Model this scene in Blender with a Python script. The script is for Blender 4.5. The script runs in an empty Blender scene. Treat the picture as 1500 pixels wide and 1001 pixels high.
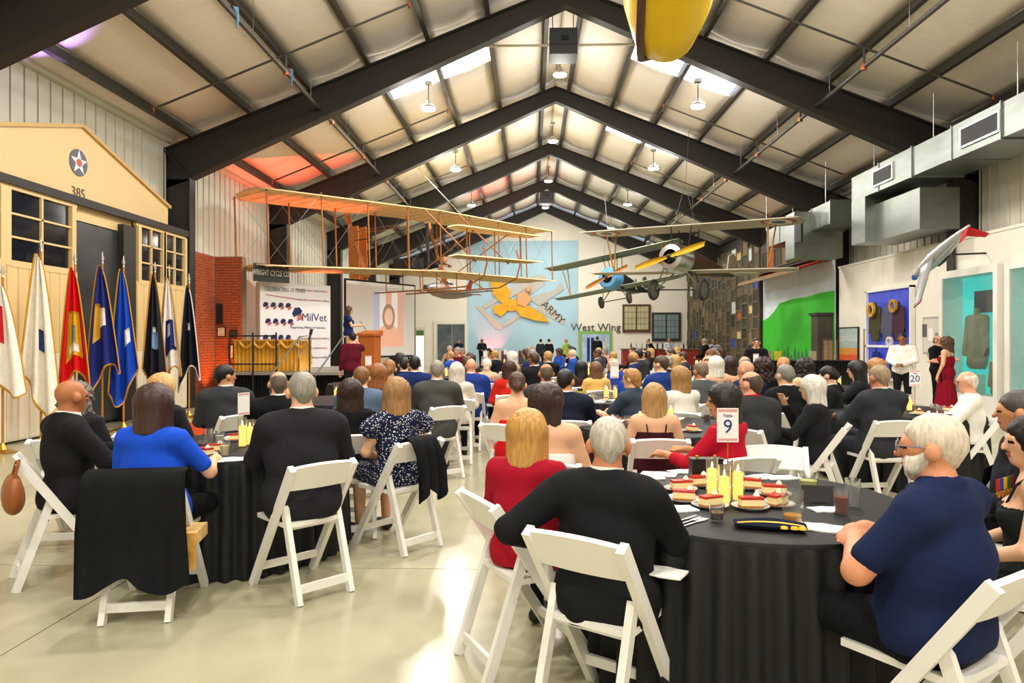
import bpy, math, random
import numpy as np
from mathutils import Vector, Matrix, Euler
SC = bpy.context.scene
COL = SC.collection
R = math.radians
rnd = random.Random(7)

# ------------------------------------------------------------------ camera
YAW = 1.6
CAMZ = 1.55
cam_d = bpy.data.cameras.new('camera'); cam = bpy.data.objects.new('camera', cam_d); COL.objects.link(cam)
cam_d.sensor_width = 36.0; cam_d.lens = 24.0; cam_d.shift_y = -2.5/1500
cam_d.clip_start = 0.05; cam_d.clip_end = 300
cam.location = (0, 0, CAMZ); cam.rotation_euler = (R(90), 0, R(YAW))
SC.camera = cam
def at(px, py, d):
    """world point seen at a pixel of the 1500x1001 frame, d metres along the view axis"""
    xc = (px-750)/1000*d; z = CAMZ-(py-498)/1000*d
    s, c = math.sin(R(YAW)), math.cos(R(YAW))
    return Vector((xc*c-d*s, xc*s+d*c, z))

# ------------------------------------------------------------------ world and exposure
wd = bpy.data.worlds.new('world'); SC.world = wd; wd.use_nodes = True
bg = wd.node_tree.nodes['Background']; bg.inputs[0].default_value = (.75, .85, 1, 1); bg.inputs[1].default_value = 0.6
SC.view_settings.view_transform = 'Standard'; SC.view_settings.look = 'None'
SC.view_settings.gamma = 1; SC.view_settings.use_curve_mapping = False
SC.view_settings.exposure = 0.0
LAMP_POWER = 165.0      # each high bay lamp of the hall
SKYLIGHT = 4.0          # daylight glowing in the translucent roof sheets

# ------------------------------------------------------------------ materials
_mats = {}
def lin(h):
    if not isinstance(h, str): return tuple(h)
    h = h.lstrip('#'); v = [int(h[i:i+2], 16)/255 for i in (0, 2, 4)]
    return tuple(x/12.92 if x <= .04045 else ((x+.055)/1.055)**2.4 for x in v)
def mat(name, col, rough=.6, metal=0., var=.12, scale=6., stretch=(1, 1, 1), bump=0., bscale=None, emit=0., trans=0., ior=1.45, alpha=1., spec=.5, sheen=0., coat=0.):
    key = (name, col if isinstance(col, str) else tuple(col), rough, metal, var, scale, bump, emit, trans)
    if key in _mats: return _mats[key]
    m = bpy.data.materials.new(name); m.use_nodes = True
    nt = m.node_tree; b = nt.nodes['Principled BSDF']; L = nt.links
    c = lin(col)
    b.inputs['Roughness'].default_value = rough; b.inputs['Metallic'].default_value = metal
    b.inputs['Specular IOR Level'].default_value = spec
    b.inputs['Transmission Weight'].default_value = trans; b.inputs['IOR'].default_value = ior
    b.inputs['Alpha'].default_value = alpha; b.inputs['Sheen Weight'].default_value = sheen; b.inputs['Coat Weight'].default_value = coat
    tc = nt.nodes.new('ShaderNodeTexCoord'); mp = nt.nodes.new('ShaderNodeMapping'); mp.inputs['Scale'].default_value = stretch
    L.new(tc.outputs['Object'], mp.inputs[0])
    ns = nt.nodes.new('ShaderNodeTexNoise'); ns.inputs['Scale'].default_value = scale; ns.inputs['Detail'].default_value = 4
    L.new(mp.outputs[0], ns.inputs['Vector'])
    mr = nt.nodes.new('ShaderNodeMapRange'); mr.inputs[3].default_value = 1-var*1.2; mr.inputs[4].default_value = 1+var*1.2
    L.new(ns.outputs[0], mr.inputs[0])
    mx = nt.nodes.new('ShaderNodeVectorMath'); mx.operation = 'SCALE'; mx.inputs[0].default_value = c
    L.new(mr.outputs[0], mx.inputs['Scale']); L.new(mx.outputs[0], b.inputs['Base Color'])
    if bump:
        n2 = ns
        if bscale:
            n2 = nt.nodes.new('ShaderNodeTexNoise'); n2.inputs['Scale'].default_value = bscale; n2.inputs['Detail'].default_value = 3
            L.new(mp.outputs[0], n2.inputs['Vector'])
        bp = nt.nodes.new('ShaderNodeBump'); bp.inputs['Strength'].default_value = bump; bp.inputs['Distance'].default_value = .01
        L.new(n2.outputs[0], bp.inputs['Height']); L.new(bp.outputs[0], b.inputs['Normal'])
    if emit:
        L.new(mx.outputs[0], b.inputs['Emission Color']); b.inputs['Emission Strength'].default_value = emit
    _mats[key] = m
    return m
def cloth(col, rough=.85): return mat('cloth', col, rough, var=.15, scale=14, bump=.25, bscale=60, spec=.15)
def skin(col): return mat('skin', col, .5, var=.04, scale=9, bump=.05, bscale=120, spec=.4)
def hairm(col): return mat('hair', col, .45, var=.55, scale=26, stretch=(3, 3, .45), bump=.6, spec=.5)
def painted(col, rough=.45): return mat('paint', col, rough, var=.05, scale=3)
def metal(col, rough=.35): return mat('metal', col, rough, 1., var=.12, scale=5)
def wood(col, rough=.5): return mat('wood', col, rough, var=.3, scale=5, stretch=(1, 1, 8), bump=.1)
def glass(col='#ffffff', rough=.03): return mat('glass', col, rough, var=0, trans=.95, ior=1.3)
def glow(col, e): return mat('glow', col, .5, var=0, emit=e)
BLACK = painted('#181716', .5); WHITE_RESIN = painted('#f0eee8', .4)

# ------------------------------------------------------------------ mesh building
class MB:
    def __init__(s): s.v = []; s.f = []; s.m = []; s.cur = 0
    def add(s, vs, fs):
        o = len(s.v); s.v += [tuple(p) for p in vs]
        for f in fs: s.f.append([o+i for i in f]); s.m.append(s.cur)
        return s
    def box(s, x0, x1, y0, y1, z0, z1, M=None):
        vs = [Vector((x, y, z)) for z in (z0, z1) for y in (y0, y1) for x in (x0, x1)]
        if M is not None: vs = [M @ v for v in vs]
        return s.add(vs, [(0, 2, 3, 1), (4, 5, 7, 6), (0, 1, 5, 4), (2, 6, 7, 3), (0, 4, 6, 2), (1, 3, 7, 5)])
    def bar(s, a, b, w, h=None, up=(0, 0, 1)):
        """rectangular bar from a to b, w wide, h along up"""
        a = Vector(a); b = Vector(b); h = w if h is None else h
        d = (b-a).normalized(); u = Vector(up); sd = d.cross(u)
        if sd.length < 1e-4: sd = d.cross(Vector((1, 0, 0)))
        sd.normalize(); u = sd.cross(d).normalized()
        vs = [p+sd*(i*w/2)+u*(j*h/2) for p in (a, b) for j in (-1, 1) for i in (-1, 1)]
        return s.add(vs, [(0, 1, 3, 2), (4, 6, 7, 5), (0, 4, 5, 1), (2, 3, 7, 6), (0, 2, 6, 4), (1, 5, 7, 3)])
    def tube(s, pts, r, n=8, cap=True, close=False):
        pts = [Vector(p) for p in pts]; N = len(pts)
        rs = r if isinstance(r, (list, tuple)) else [r]*N
        rings = []; pu = None
        for i, p in enumerate(pts):
            t = (pts[(i+1) % N]-pts[i-1]) if close else (pts[min(i+1, N-1)]-pts[max(i-1, 0)])
            t = t.normalized()
            if pu is None:
                pu = t.orthogonal().normalized()
            pu = (pu-t*pu.dot(t)); pu = pu.normalized() if pu.length > 1e-6 else t.orthogonal().normalized()
            w = t.cross(pu)
            rings.append([p+(pu*math.cos(2*math.pi*k/n)+w*math.sin(2*math.pi*k/n))*rs[i] for k in range(n)])
        vs = [v for g in rings for v in g]; fs = []
        for i in range(N if close else N-1):
            j = (i+1) % N
            for k in range(n): fs.append((i*n+k, i*n+(k+1) % n, j*n+(k+1) % n, j*n+k))
        if cap and not close: fs += [tuple(range(n))[::-1], tuple(range((N-1)*n, N*n))]
        return s.add(vs, fs)
    def lathe(s, prof, n=16, c=(0, 0, 0), M=None, sx=1, sy=1, cap=True):
        vs = []; fs = []
        for (r, z) in prof:
            for k in range(n):
                p = Vector((c[0]+r*sx*math.cos(2*math.pi*k/n), c[1]+r*sy*math.sin(2*math.pi*k/n), c[2]+z)); vs.append(M @ p if M is not None else p)
        for i in range(len(prof)-1):
            for k in range(n): fs.append((i*n+k, i*n+(k+1) % n, (i+1)*n+(k+1) % n, (i+1)*n+k))
        if cap and prof[0][0] > 1e-5: fs.append(tuple(range(n))[::-1])
        if cap and prof[-1][0] > 1e-5: fs.append(tuple(range((len(prof)-1)*n, len(prof)*n)))
        return s.add(vs, fs)
    def prism(s, poly, t, M=None):
        """polygon in xy extruded from z=0 to z=t"""
        n = len(poly); vs = [Vector((x, y, z)) for z in (0, t) for (x, y) in poly]
        if M is not None: vs = [M @ v for v in vs]
        return s.add(vs, [tuple(range(n))[::-1], tuple(range(n, 2*n))]+[(i, (i+1) % n, n+(i+1) % n, n+i) for i in range(n)])
    def grid(s, P, closed_u=False):
        """P[i][j] points"""
        a = len(P); b = len(P[0]); vs = [p for row in P for p in row]; fs = []
        for i in range(a-1 if not closed_u else a):
            for j in range(b-1): fs.append((i*b+j, i*b+j+1, ((i+1) % a)*b+j+1, ((i+1) % a)*b+j))
        return s.add(vs, fs)
    def sheet(s, P, t):
        """grid with thickness t (two offset copies with closed rim)"""
        a = len(P); b = len(P[0]); Q = []
        for i in range(a):
            row = []
            for j in range(b):
                du = Vector(P[min(i+1, a-1)][j])-Vector(P[max(i-1, 0)][j]); dv = Vector(P[i][min(j+1, b-1)])-Vector(P[i][max(j-1, 0)])
                n = du.cross(dv); n = n.normalized() if n.length > 1e-9 else Vector((0, 0, 1))
                row.append(Vector(P[i][j])+n*t)
            Q.append(row)
        o = len(s.v); s.grid(P); s.grid(Q); N = a*b
        rim = [(i, 0) for i in range(a)]+[(a-1, j) for j in range(1, b)]+[(i, b-1) for i in range(a-2, -1, -1)]+[(0, j) for j in range(b-2, 0, -1)]
        for k in range(len(rim)):
            p = rim[k][0]*b+rim[k][1]; q = rim[(k+1) % len(rim)][0]*b+rim[(k+1) % len(rim)][1]
            s.f.append([o+p, o+q, o+N+q, o+N+p]); s.m.append(s.cur)
        return s
    def mesh(s, name, mats, smooth=False):
        me = bpy.data.meshes.new(name); me.from_pydata([tuple(v) for v in s.v], [], s.f)
        for m in (mats if isinstance(mats, (list, tuple)) else [mats]): me.materials.append(m)
        me.polygons.foreach_set('material_index', s.m)
        if smooth:
            me.polygons.foreach_set('use_smooth', [True]*len(me.polygons))
            if smooth != 'all':
                try: me.set_sharp_from_angle(angle=R(40))
                except Exception: pass
        me.update(); return me
    def build(s, name, mats, parent=None, smooth=False, loc=None, rot=None):
        return link(name, s.mesh(name, mats, smooth), parent, loc, rot)
def link(name, me, parent=None, loc=None, rot=None, scale=None):
    o = bpy.data.objects.new(name, me); COL.objects.link(o)
    if parent is not None: o.parent = parent
    if loc is not None: o.location = loc
    if rot is not None: o.rotation_euler = rot
    if scale is not None: o.scale = scale
    return o
def tag(o, label=None, cat=None, group=None, kind=None):
    if label: o['label'] = label
    if cat: o['category'] = cat
    if group: o['group'] = group
    if kind: o['kind'] = kind
    return o
def thing(name, label, cat, loc=(0, 0, 0), rz=0., group=None, rot=None):
    o = bpy.data.objects.new(name, None); COL.objects.link(o); o.empty_display_size = .1
    o.location = loc; o.rotation_euler = rot if rot is not None else (0, 0, rz)
    return tag(o, label, cat, group)
def struct(o): o['kind'] = 'structure'; return o
def dup(root, loc=None, rz=None, label=None, group=None):
    r = root.copy(); COL.objects.link(r)
    if loc is not None: r.location = loc
    if rz is not None: r.rotation_euler = (0, 0, rz)
    if label: r['label'] = label
    if group: r['group'] = group
    for ch in root.children:
        c = ch.copy(); COL.objects.link(c); c.parent = r
        for g in ch.children:
            d = g.copy(); COL.objects.link(d); d.parent = c
    return r
def text(body, size, M, m, name, parent=None, depth=.004, align='CENTER', sx=1.):
    cu = bpy.data.curves.new(name, 'FONT'); cu.body = body; cu.size = size; cu.extrude = depth; cu.align_x = align; cu.align_y = 'CENTER'
    cu.resolution_u = 2
    t = bpy.data.objects.new(name+'_tmp', cu); COL.objects.link(t)
    me = bpy.data.meshes.new_from_object(t.evaluated_get(bpy.context.evaluated_depsgraph_get()))
    bpy.data.objects.remove(t); me.materials.clear(); me.materials.append(m)
    me.transform(M @ Matrix.Diagonal((sx, 1, 1, 1)))
    return link(name, me, parent)
def frame_m(o, x, y):
    """matrix with origin o, local x and y along given directions"""
    x = Vector(x).normalized(); y = Vector(y); y = (y-x*y.dot(x)).normalized(); z = x.cross(y)
    M = Matrix.Identity(4)
    for i in range(3): M[i][0] = x[i]; M[i][1] = y[i]; M[i][2] = z[i]; M[i][3] = o[i]
    return M
# ================================================================== the hall
XL, XR, RX = -8.3, 9.84, .77            # side walls and ridge
EAVE, SLOPE = 6.1, .395
Y0, Y1 = -9.1, 40.2
FR = [15.3+6.1*k for k in range(-4, 5)]  # roof frames every 20 ft
def roofz(x): return EAVE+(min(x-XL, XR-x))*SLOPE
M_floor = mat('polished_concrete', '#aba68a', .2, var=.28, scale=1.1, bump=.015, bscale=3, spec=.55)
M_joint = painted('#6d6850', .8)
M_ins = mat('roof_insulation', '#f3ebdc', .55, var=.06, scale=2, stretch=(1, 3, 1), bump=.5, bscale=2.2)
M_steel = mat('dark_steel', '#2b2622', .55, var=.1, scale=3)
M_purlin = mat('purlin_steel', '#3a352c', .5, var=.15, scale=3)
M_liner = mat('liner_panel', '#d9d6c6', .5, var=.05, scale=2)
M_white = mat('white_wall', '#ece6d8', .7, var=.04, scale=2)
M_sky = glow('#ffffff', SKYLIGHT)
# floor: slabs with saw cuts between
fl = struct(MB().box(XL-.3, XR+.3, Y0, Y1+.2, -.3, -.012).build('floor', M_joint))
ys = [Y0, -3, 1.15, 4.6, 10.7, 16.8, 22.9, 29, 35.1, Y1+.2]; xs = [XL-.3, -5.3, -2.6, .6, 3.8, 7., XR+.3]
for i in range(len(ys)-1):
    for j in range(len(xs)-1):
        MB().box(xs[j]+.004, xs[j+1]-.004, ys[i]+.004, ys[i+1]-.004, -.02, 0).build('slab', M_floor, fl)
# roof: insulation blanket bay by bay, purlins, skylights, steel frames
ce = struct(MB().box(XL, XR, Y0, Y0+.1, EAVE+5, EAVE+5.05).build('ceiling', M_ins))
PX = [XL+.6+1.34*k for k in range(7)]
def roof_sheet(xa, xb, ya, yb, name, m, dz=0., t=.05):
    P = [(x, y, roofz(x)+dz+tz) for tz in (0, t) for (x, y) in ((xa, ya), (xb, ya), (xb, yb), (xa, yb))]
    return MB().add(P, [(0, 1, 2, 3), (7, 6, 5, 4), (0, 4, 5, 1), (1, 5, 6, 2), (2, 6, 7, 3), (3, 7, 4, 0)]).build(name, m, ce)
def sag_sheet(xa, xb, ya, yb, name, m):
    n = 6; k = 4
    P = []
    for i in range(n+1):
        row = []
        for j in range(k+1):
            x = xa+(xb-xa)*i/n; y = ya+(yb-ya)*j/k
            row.append(Vector((x, y, roofz(x)-.05*math.sin(math.pi*i/n)+.012*math.sin(j*2.1+i))))
        P.append(row)
    return MB().sheet(P, .04).build(name, m, ce, smooth='all')
ALLP = PX+[2*RX-x for x in PX]
lines = sorted([XL]+PX+[RX]+[2*RX-x for x in PX]+[XR])
for b in range(len(FR)-1+1):
    ya = FR[b-1] if b else Y0; yb = FR[b]
    if b == 0: ya = Y0
    for i in range(len(lines)-1):
        xa, xb = lines[i], lines[i+1]
        sky = b in (5, 6) and (i in (4, 5) or i in (len(lines)-6, len(lines)-7))
        if sky:
            roof_sheet(xa+.06, xb-.06, ya+1.0, ya+2.75, 'skylight', M_sky, -.0)
            sag_sheet(xa, xb, ya+2.75, yb, 'insulation_panel', M_ins); sag_sheet(xa, xb, ya, ya+1.0, 'insulation_panel', M_ins)
        else:
            sag_sheet(xa, xb, ya, yb, 'insulation_panel', M_ins)
    for x in ALLP:
        s = 1 if x < RX else -1
        z = roofz(x)
        m = MB()
        m.bar((x, ya, z-.12), (x, yb, z-.12), .02, .22).bar((x+.045*s, ya, z-.225), (x+.045*s, yb, z-.225), .1, .015).bar((x-.05*s, ya, z-.02), (x-.05*s, yb, z-.02), .1, .015)
        m.build('purlin', M_purlin, ce)
for y in FR:
    fr = struct(thing('roof_frame', None, None, (0, y, 0)))
    for s in (-1, 1):
        xe = XL if s < 0 else XR; xi = -7.7 if s < 0 else 9.24
        top = [(xe, roofz(xe)-.24), (RX, roofz(RX)-.24)]
        uh = (xi, 5.2); ua = (RX, 9.0)
        # web and two flanges of the tapered rafter
        w = MB(); pts = [top[0], top[1], ua, uh, (xe, 5.0)]
        Mx = Matrix(((1, 0, 0, 0), (0, 0, -1, .01), (0, 1, 0, 0), (0, 0, 0, 1)))
        w.prism(pts if s > 0 else pts[::-1], .02, Mx)
        w.bar((uh[0], 0, uh[1]), (ua[0], 0, ua[1]), .26, .03); w.bar((top[0][0], 0, top[0][1]), (top[1][0], 0, top[1][1]), .26, .03)
        w.build('rafter', M_steel, fr)
        c = MB(); c.box(min(xe, xi), max(xe, xi), -.01, .01, 0, 5.2); c.box(xi-.015, xi+.015, -.13, .13, 0, 5.2); c.box(xe-.015, xe+.015, -.13, .13, 0, roofz(xe)-.2)
        c.bar((xi, 0, 5.2), (xe, 0, roofz(xe)-.25), .26, .03)
        c.build('column', M_steel, fr)
        b_ = MB(); b_.tube([(xi-.9*s, .0, 5.62), (xi+.3*s, 1.3, 6.05)], .03, 6); b_.build('flange_brace', M_steel, fr)
# walls: ribbed liner panels
for side, x, nm in ((-1, XL, 'wall_left'), (1, XR, 'wall_right')):
    w = struct(MB().box(min(x, x+.12*side), max(x, x+.12*side), Y0, Y1, 0, EAVE).build(nm, M_liner))
    pm = MB(); pw = .305
    pm.box(0, .012, .004, pw-.004, 0, EAVE-.06); pm.box(.0, .035, 0.004, .034, 0, EAVE-.06)
    pme = pm.mesh('panel', M_liner)
    for k in range(int((Y1-3)/pw)):
        link('panel', pme, w, (x, 3+k*pw, .03), None, (-side, 1, 1))
    tr = MB().bar((x-.08*side, Y0, EAVE-.02), (x-.08*side, Y1, EAVE-.02), .16, .1).build('trim_%d' % (1 if side < 0 else 2), M_liner); struct(tr)
wb = struct(MB().prism([(XL, 0), (XR, 0), (XR, EAVE), (RX, roofz(RX)), (XL, EAVE)], .2, Matrix(((1, 0, 0, 0), (0, 0, 1, Y1), (0, 1, 0, 0), (0, 0, 0, 1)))).build('wall_back', M_white))
wf = struct(MB().prism([(XL, 0), (XR, 0), (XR, EAVE), (RX, roofz(RX)), (XL, EAVE)], .2, Matrix(((1, 0, 0, 0), (0, 0, 1, Y0-.2), (0, 1, 0, 0), (0, 0, 0, 1)))).build('wall_front', M_white))

# ------------------------------------------------------------------ lamps of the hall
M_lampbody = metal('#b9b9b4', .4); M_lens = glow('#fff6e4', 14)
def lamp_proto():
    t = thing('high_bay_lamp', 'round high bay lamp', 'lamp')
    MB().tube([(0, 0, .0), (0, 0, .62)], .012, 6).build('stem', M_steel, t)
    b = MB().lathe([(.0, .16), (.06, .16), (.08, .08), (.17, .05), (.2, 0), (.2, -.03), (.18, -.03)], 20).build('housing', M_lampbody, t, True)
    MB().lathe([(0, -.028), (.175, -.028), (.165, -.05), (0, -.06)], 20).build('lens', M_lens, t, True)
    MB().box(-.08, .08, -.08, .08, .56, .64).build('junction_box', M_lampbody, t)
    return t
lp = lamp_proto(); first = True
ld = bpy.data.lights.new('lamp_light', 'AREA'); ld.shape = 'DISK'; ld.size = .34; ld.energy = LAMP_POWER; ld.color = (1, .955, .89)
l2 = bpy.data.lights.new('lamp_sidelight', 'POINT'); l2.energy = LAMP_POWER*.55; l2.shadow_soft_size = .25; l2.color = (1, .955, .89)
lo = bpy.data.objects.new('lamp_sidelight', l2); COL.objects.link(lo); lo.parent = lp; lo.location = (0, 0, -.6)
lo = bpy.data.objects.new('lamp_light', ld); COL.objects.link(lo); lo.parent = lp; lo.location = (0, 0, -.075)
lamp_spots = []
for b, yc in enumerate([-6.5, -.2, 6., 10.4, 16.9, 23.0, 29.1, 35.2]):
    for c, x in enumerate((-2.55, RX, 4.1)):
        z = roofz(x)-1.05
        lamp_spots.append((x, yc+(1.3 if c == 1 else 0), z, c))
names = {0: 'on the slope above the hanging spruce biplane side', 1: 'hanging below the ridge', 2: 'on the slope above the hanging green biplane side'}
for i, (x, y, z, c) in enumerate(lamp_spots):
    lab = 'round white high bay lamp '+names[c]
    o = lp if first else dup(lp)
    first = False
    o.location = (x, y, z); tag(o, lab, 'lamp', 'high bay lamps '+('under the ridge' if c == 1 else 'of the left roof slope' if c == 0 else 'of the right roof slope'))
def spot(loc, target, power, col, size=60, blend=.6):
    ld = bpy.data.lights.new('uplight', 'SPOT'); ld.energy = power; ld.color = col; ld.spot_size = R(size); ld.spot_blend = blend; ld.shadow_soft_size = .06
    lo = bpy.data.objects.new('uplight', ld); COL.objects.link(lo); lo.location = loc
    lo.rotation_euler = (Vector(target)-Vector(loc)).to_track_quat('-Z', 'Y').to_euler()
    return lo
# ================================================================== folding chairs
def chair_proto():
    t = thing('folding_chair', 'white resin folding chair', 'chair')
    m = WHITE_RESIN
    for s in (-1, 1):
        MB().bar((.205*s, .25, 0), (.205*s, -.28, .80), .034, .052, (0, 1, .4)).build('front_leg', m, t)
        MB().bar((.170*s, -.30, 0), (.170*s, -.115, .55), .032, .046, (0, 1, -.3)).build('rear_leg', m, t)
    P = [[Vector((x, -.185-.10*((z-.62)/.18)-.018*(1-(x/.19)**2), z+(.012*(1-(x/.19)**2) if z > .7 else 0))) for x in [-.19+.38*k/8 for k in range(9)]] for z in (.655, .70, .75, .795)]
    MB().sheet(P, .022).build('backrest', m, t, True)
    MB().box(-.185, .185, -.17, .23, .425, .452).build('seat', m, t)
    MB().bar((-.16, -.275, .085), (.16, -.275, .085), .02, .05).build('rear_crossbar', m, t)
    MB().bar((-.19, .165, .13), (.19, .165, .13), .02, .045).build('front_crossbar', m, t)
    MB().bar((-.165, -.14, .43), (.165, -.14, .43), .025, .045).build('seat_rail', m, t)
    return t
CH = chair_proto(); CH_used = [False]
def chair(loc, face, label, group='white folding chairs'):
    o = CH if not CH_used[0] else dup(CH)
    CH_used[0] = True
    o.location = (loc[0], loc[1], 0); o.rotation_euler = (0, 0, R(face)); tag(o, label, 'chair', group)
    return o
# ================================================================== round tables in black linen
M_linen = mat('black_linen', '#222222', .55, var=.12, scale=9, bump=.15, bscale=50, spec=.25)
def table_meshes():
    top = MB().lathe([(0, .735), (.74, .735), (.755, .745), (.755, .755), (.74, .758), (0, .758)], 40).mesh('tabletop', wood('#a98a5e'), True)
    leg = MB().tube([(0, 0, 0), (0, 0, .735)], .016, 8).mesh('leg', M_steel)
    cl = MB().lathe([(0, .764), (.74, .764), (.760, .760), (.766, .745), (.768, .66)], 72).mesh('tablecloth', M_linen, True)
    n = 288; P = []
    for r_, z, a in ((.771, .745, .003), (.780, .70, .016), (.792, .45, .022), (.806, .015, .03)):
        P.append([Vector(((r_+a*math.sin(k*2*math.pi*44/n))*math.cos(2*math.pi*k/n), (r_+a*math.sin(k*2*math.pi*44/n))*math.sin(2*math.pi*k/n), z)) for k in range(n+1)])
    sk = MB().grid(P).mesh('table_skirt', M_linen, 'all')
    return top, leg, cl, sk
TM = table_meshes()
TABLES = []
def table(x, y, where):
    t = thing('banquet_table', 'round banquet table under black linen '+where, 'table', (x, y, 0), 0, 'round banquet tables')
    link('tabletop', TM[0], t)
    for k in range(4): link('leg', TM[1], t, (.45*math.cos(k*math.pi/2+.4), .45*math.sin(k*math.pi/2+.4), 0))
    c = link('tablecloth', TM[2], None, (x, y, 0)); tag(c, 'black pleated tablecloth on table '+where, 'tablecloth', 'black tablecloths')
    link('table_skirt', TM[3], c)
    TABLES.append((x, y))
# ================================================================== things on the tables
TZ = .764
M_wax = glow('#ffcf62', 1.3); M_fairy = glow('#fff2b0', 6); M_gl = glass('#f4f4ee'); M_gold = metal('#c9a24a', .3)
def candle_proto():
    t = thing('candle_vase', 'glass cylinder candle', 'candle')
    MB().lathe([(0, 0), (.030, 0), (.030, .19), (.0275, .19), (.0275, .006), (0, .006)], 18).build('glass_cylinder', M_gl, t, True)
    wx = MB().lathe([(0, .008), (.024, .008), (.024, .13), (.02, .136), (0, .132)], 14).build('wax', M_wax, t, True)
    MB().lathe([(0, .132), (.005, .14), (.006, .152), (0, .172)], 8).build('flame', glow('#ffd27a', 8), wx, True)
    m = MB()
    for k in range(9): m.lathe([(0, -.003), (.003, 0), (0, .003)], 5, (.026*math.cos(k*2.4), .026*math.sin(k*2.4), .02+k*.013))
    m.build('fairy_lights', M_fairy, t)
    return t
CAN = candle_proto(); CAN_used = [False]
def candle(x, y, label, group, s=1.):
    o = CAN if not CAN_used[0] else dup(CAN)
    CAN_used[0] = True
    o.location = (x, y, TZ); o.scale = (1, 1, s); tag(o, label, 'candle', group)
_tum = {}
def tumbler(x, y, label, liquid=None, h=.115, r=.036, group=None, fill=.5, clearcol='#f2f4f2', opaque=False):
    t = thing('cup', label, 'cup', (x, y, TZ), 0, group)
    k = (h, r, clearcol, opaque)
    if k not in _tum: _tum[k] = MB().lathe([(0, 0), (r*.8, 0), (r, h), (r*.95, h), (r*.76, .005), (0, .005)], 16).mesh('cup_wall', glass(clearcol, .05) if not opaque else painted(clearcol), True)
    link('cup_wall', _tum[k], t)
    if liquid: MB().lathe([(0, .006), (r*.74, .006), (r*(.76+.18*fill), h*fill), (0, h*fill)], 16).build('drink', mat('drink', liquid, .1, var=.03, spec=.6), t, True)
    return t
M_plate = mat('clear_plate', '#dfe3e4', .12, var=.03, trans=.4)
PL = MB().lathe([(0, 0), (.055, 0), (.085, .014), (.087, .016), (.055, .005), (0, .005)], 20).mesh('dessert_plate', M_plate, True)
def cake_meshes():
    M_cr = mat('cake_crust', '#a9672c', .8, var=.3, scale=40); M_ch = mat('cheesecake', '#f0d79b', .6, var=.08, scale=20); M_be = mat('berry_glaze', '#c2342a', .25, var=.5, scale=30); M_cm = painted('#f6ead2', .6)
    poly = [(-.05, -.022), (.055, -.03), (.055, .03), (-.05, .022)]
    I = Matrix.Translation
    return [(n, MB().prism(poly, t, I((0, 0, z))).mesh(n, m)) for n, m, z, t in (('crust', M_cr, .006, .01), ('filling', M_ch, .016, .028), ('berry_layer', M_be, .044, .012))]+[('whipped_cream', MB().lathe([(0, 0), (.016, .002), (.012, .012), (.004, .02), (0, .022)], 8, (.03, 0, .056)).mesh('whipped_cream', M_cm, True))]
CK = cake_meshes()
def cake(x, y, a, where):
    p = link('dessert_plate', PL, None, (x, y, TZ)); tag(p, 'clear scalloped dessert plate '+where, 'plate', 'dessert plates '+where)
    t = thing('cake_slice', 'slice of berry topped cheesecake '+where, 'cake', (x, y, TZ), a, 'cheesecake slices '+where)
    for n, me in CK: link(n, me, t)
def flatpaper(x, y, w, h, a, label, cat, col='#f3f1ec', z=TZ, t=.006, name='napkin', group=None):
    P = [[Vector((w*(i/4-.5), h*(j/4-.5), .002*math.sin(i*2+j))) for j in range(5)] for i in range(5)]
    o = MB().sheet(P, t).build(name, cloth(col) if name == 'napkin' else painted(col, .6), None, False, (x, y, z+.001), (0, 0, a)); tag(o, label, cat, group)
    return o
def number_sign(x, y, num, where, face=0, z=TZ, h=.27, blank=False):
    t = thing('table_number', 'white table number card %s on gold stand %s' % (('reading '+num) if num else '', where), 'sign', (x, y, z), R(face))
    MB().lathe([(0, 0), (.035, 0), (.03, .006), (.004, .01), (.003, h), (0, h)], 10).build('stand', M_gold, t, True)
    MB().box(-.056, .056, -.002, .002, h-.02, h+.16).build('card', painted('#f4f3f2', .5), t)
    MB().box(-.050, .050, -.003, -.002, h+.14, h+.155).build('card_band', painted('#d9a7a0', .6), t)
    MB().box(-.050, .050, -.003, -.002, h-.012, h).build('card_band', painted('#d9a7a0', .6), t)
    Mx = Matrix.Translation((0, -.003, h+.06)) @ Matrix.Rotation(R(90), 4, 'X')
    ink = painted('#1e3d7d', .6)
    if num:
        text(num, .105, Mx, ink, 'number', t, .001); text('Table', .022, Matrix.Translation((0, 0, .06)) @ Mx, ink, 'word', t, .001)
    return t
M_steelware = metal('#d8d8d6', .2)
def cutlery(x, y, a, fork, where):
    m = MB(); m.bar((0, -.09, .004), (0, .02, .004), .010, .003)
    if fork:
        m.bar((0, .02, .004), (0, .045, .004), .022, .003)
        for k in range(4): m.bar((-.009+.006*k, .045, .004), (-.009+.006*k, .09, .006), .003, .002)
        tag(m.build('fork', M_steelware, None, False, (x, y, TZ), (0, 0, a)), 'silver fork '+where, 'fork', 'cutlery '+where)
    else:
        m.bar((0, .02, .004), (0, .11, .004), .016, .002)
        tag(m.build('knife', M_steelware, None, False, (x, y, TZ), (0, 0, a)), 'silver knife '+where, 'knife', 'cutlery '+where)
def tab(px, py):
    p = at(px, py, 786/(py-498)); return p.x, p.y
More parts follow.
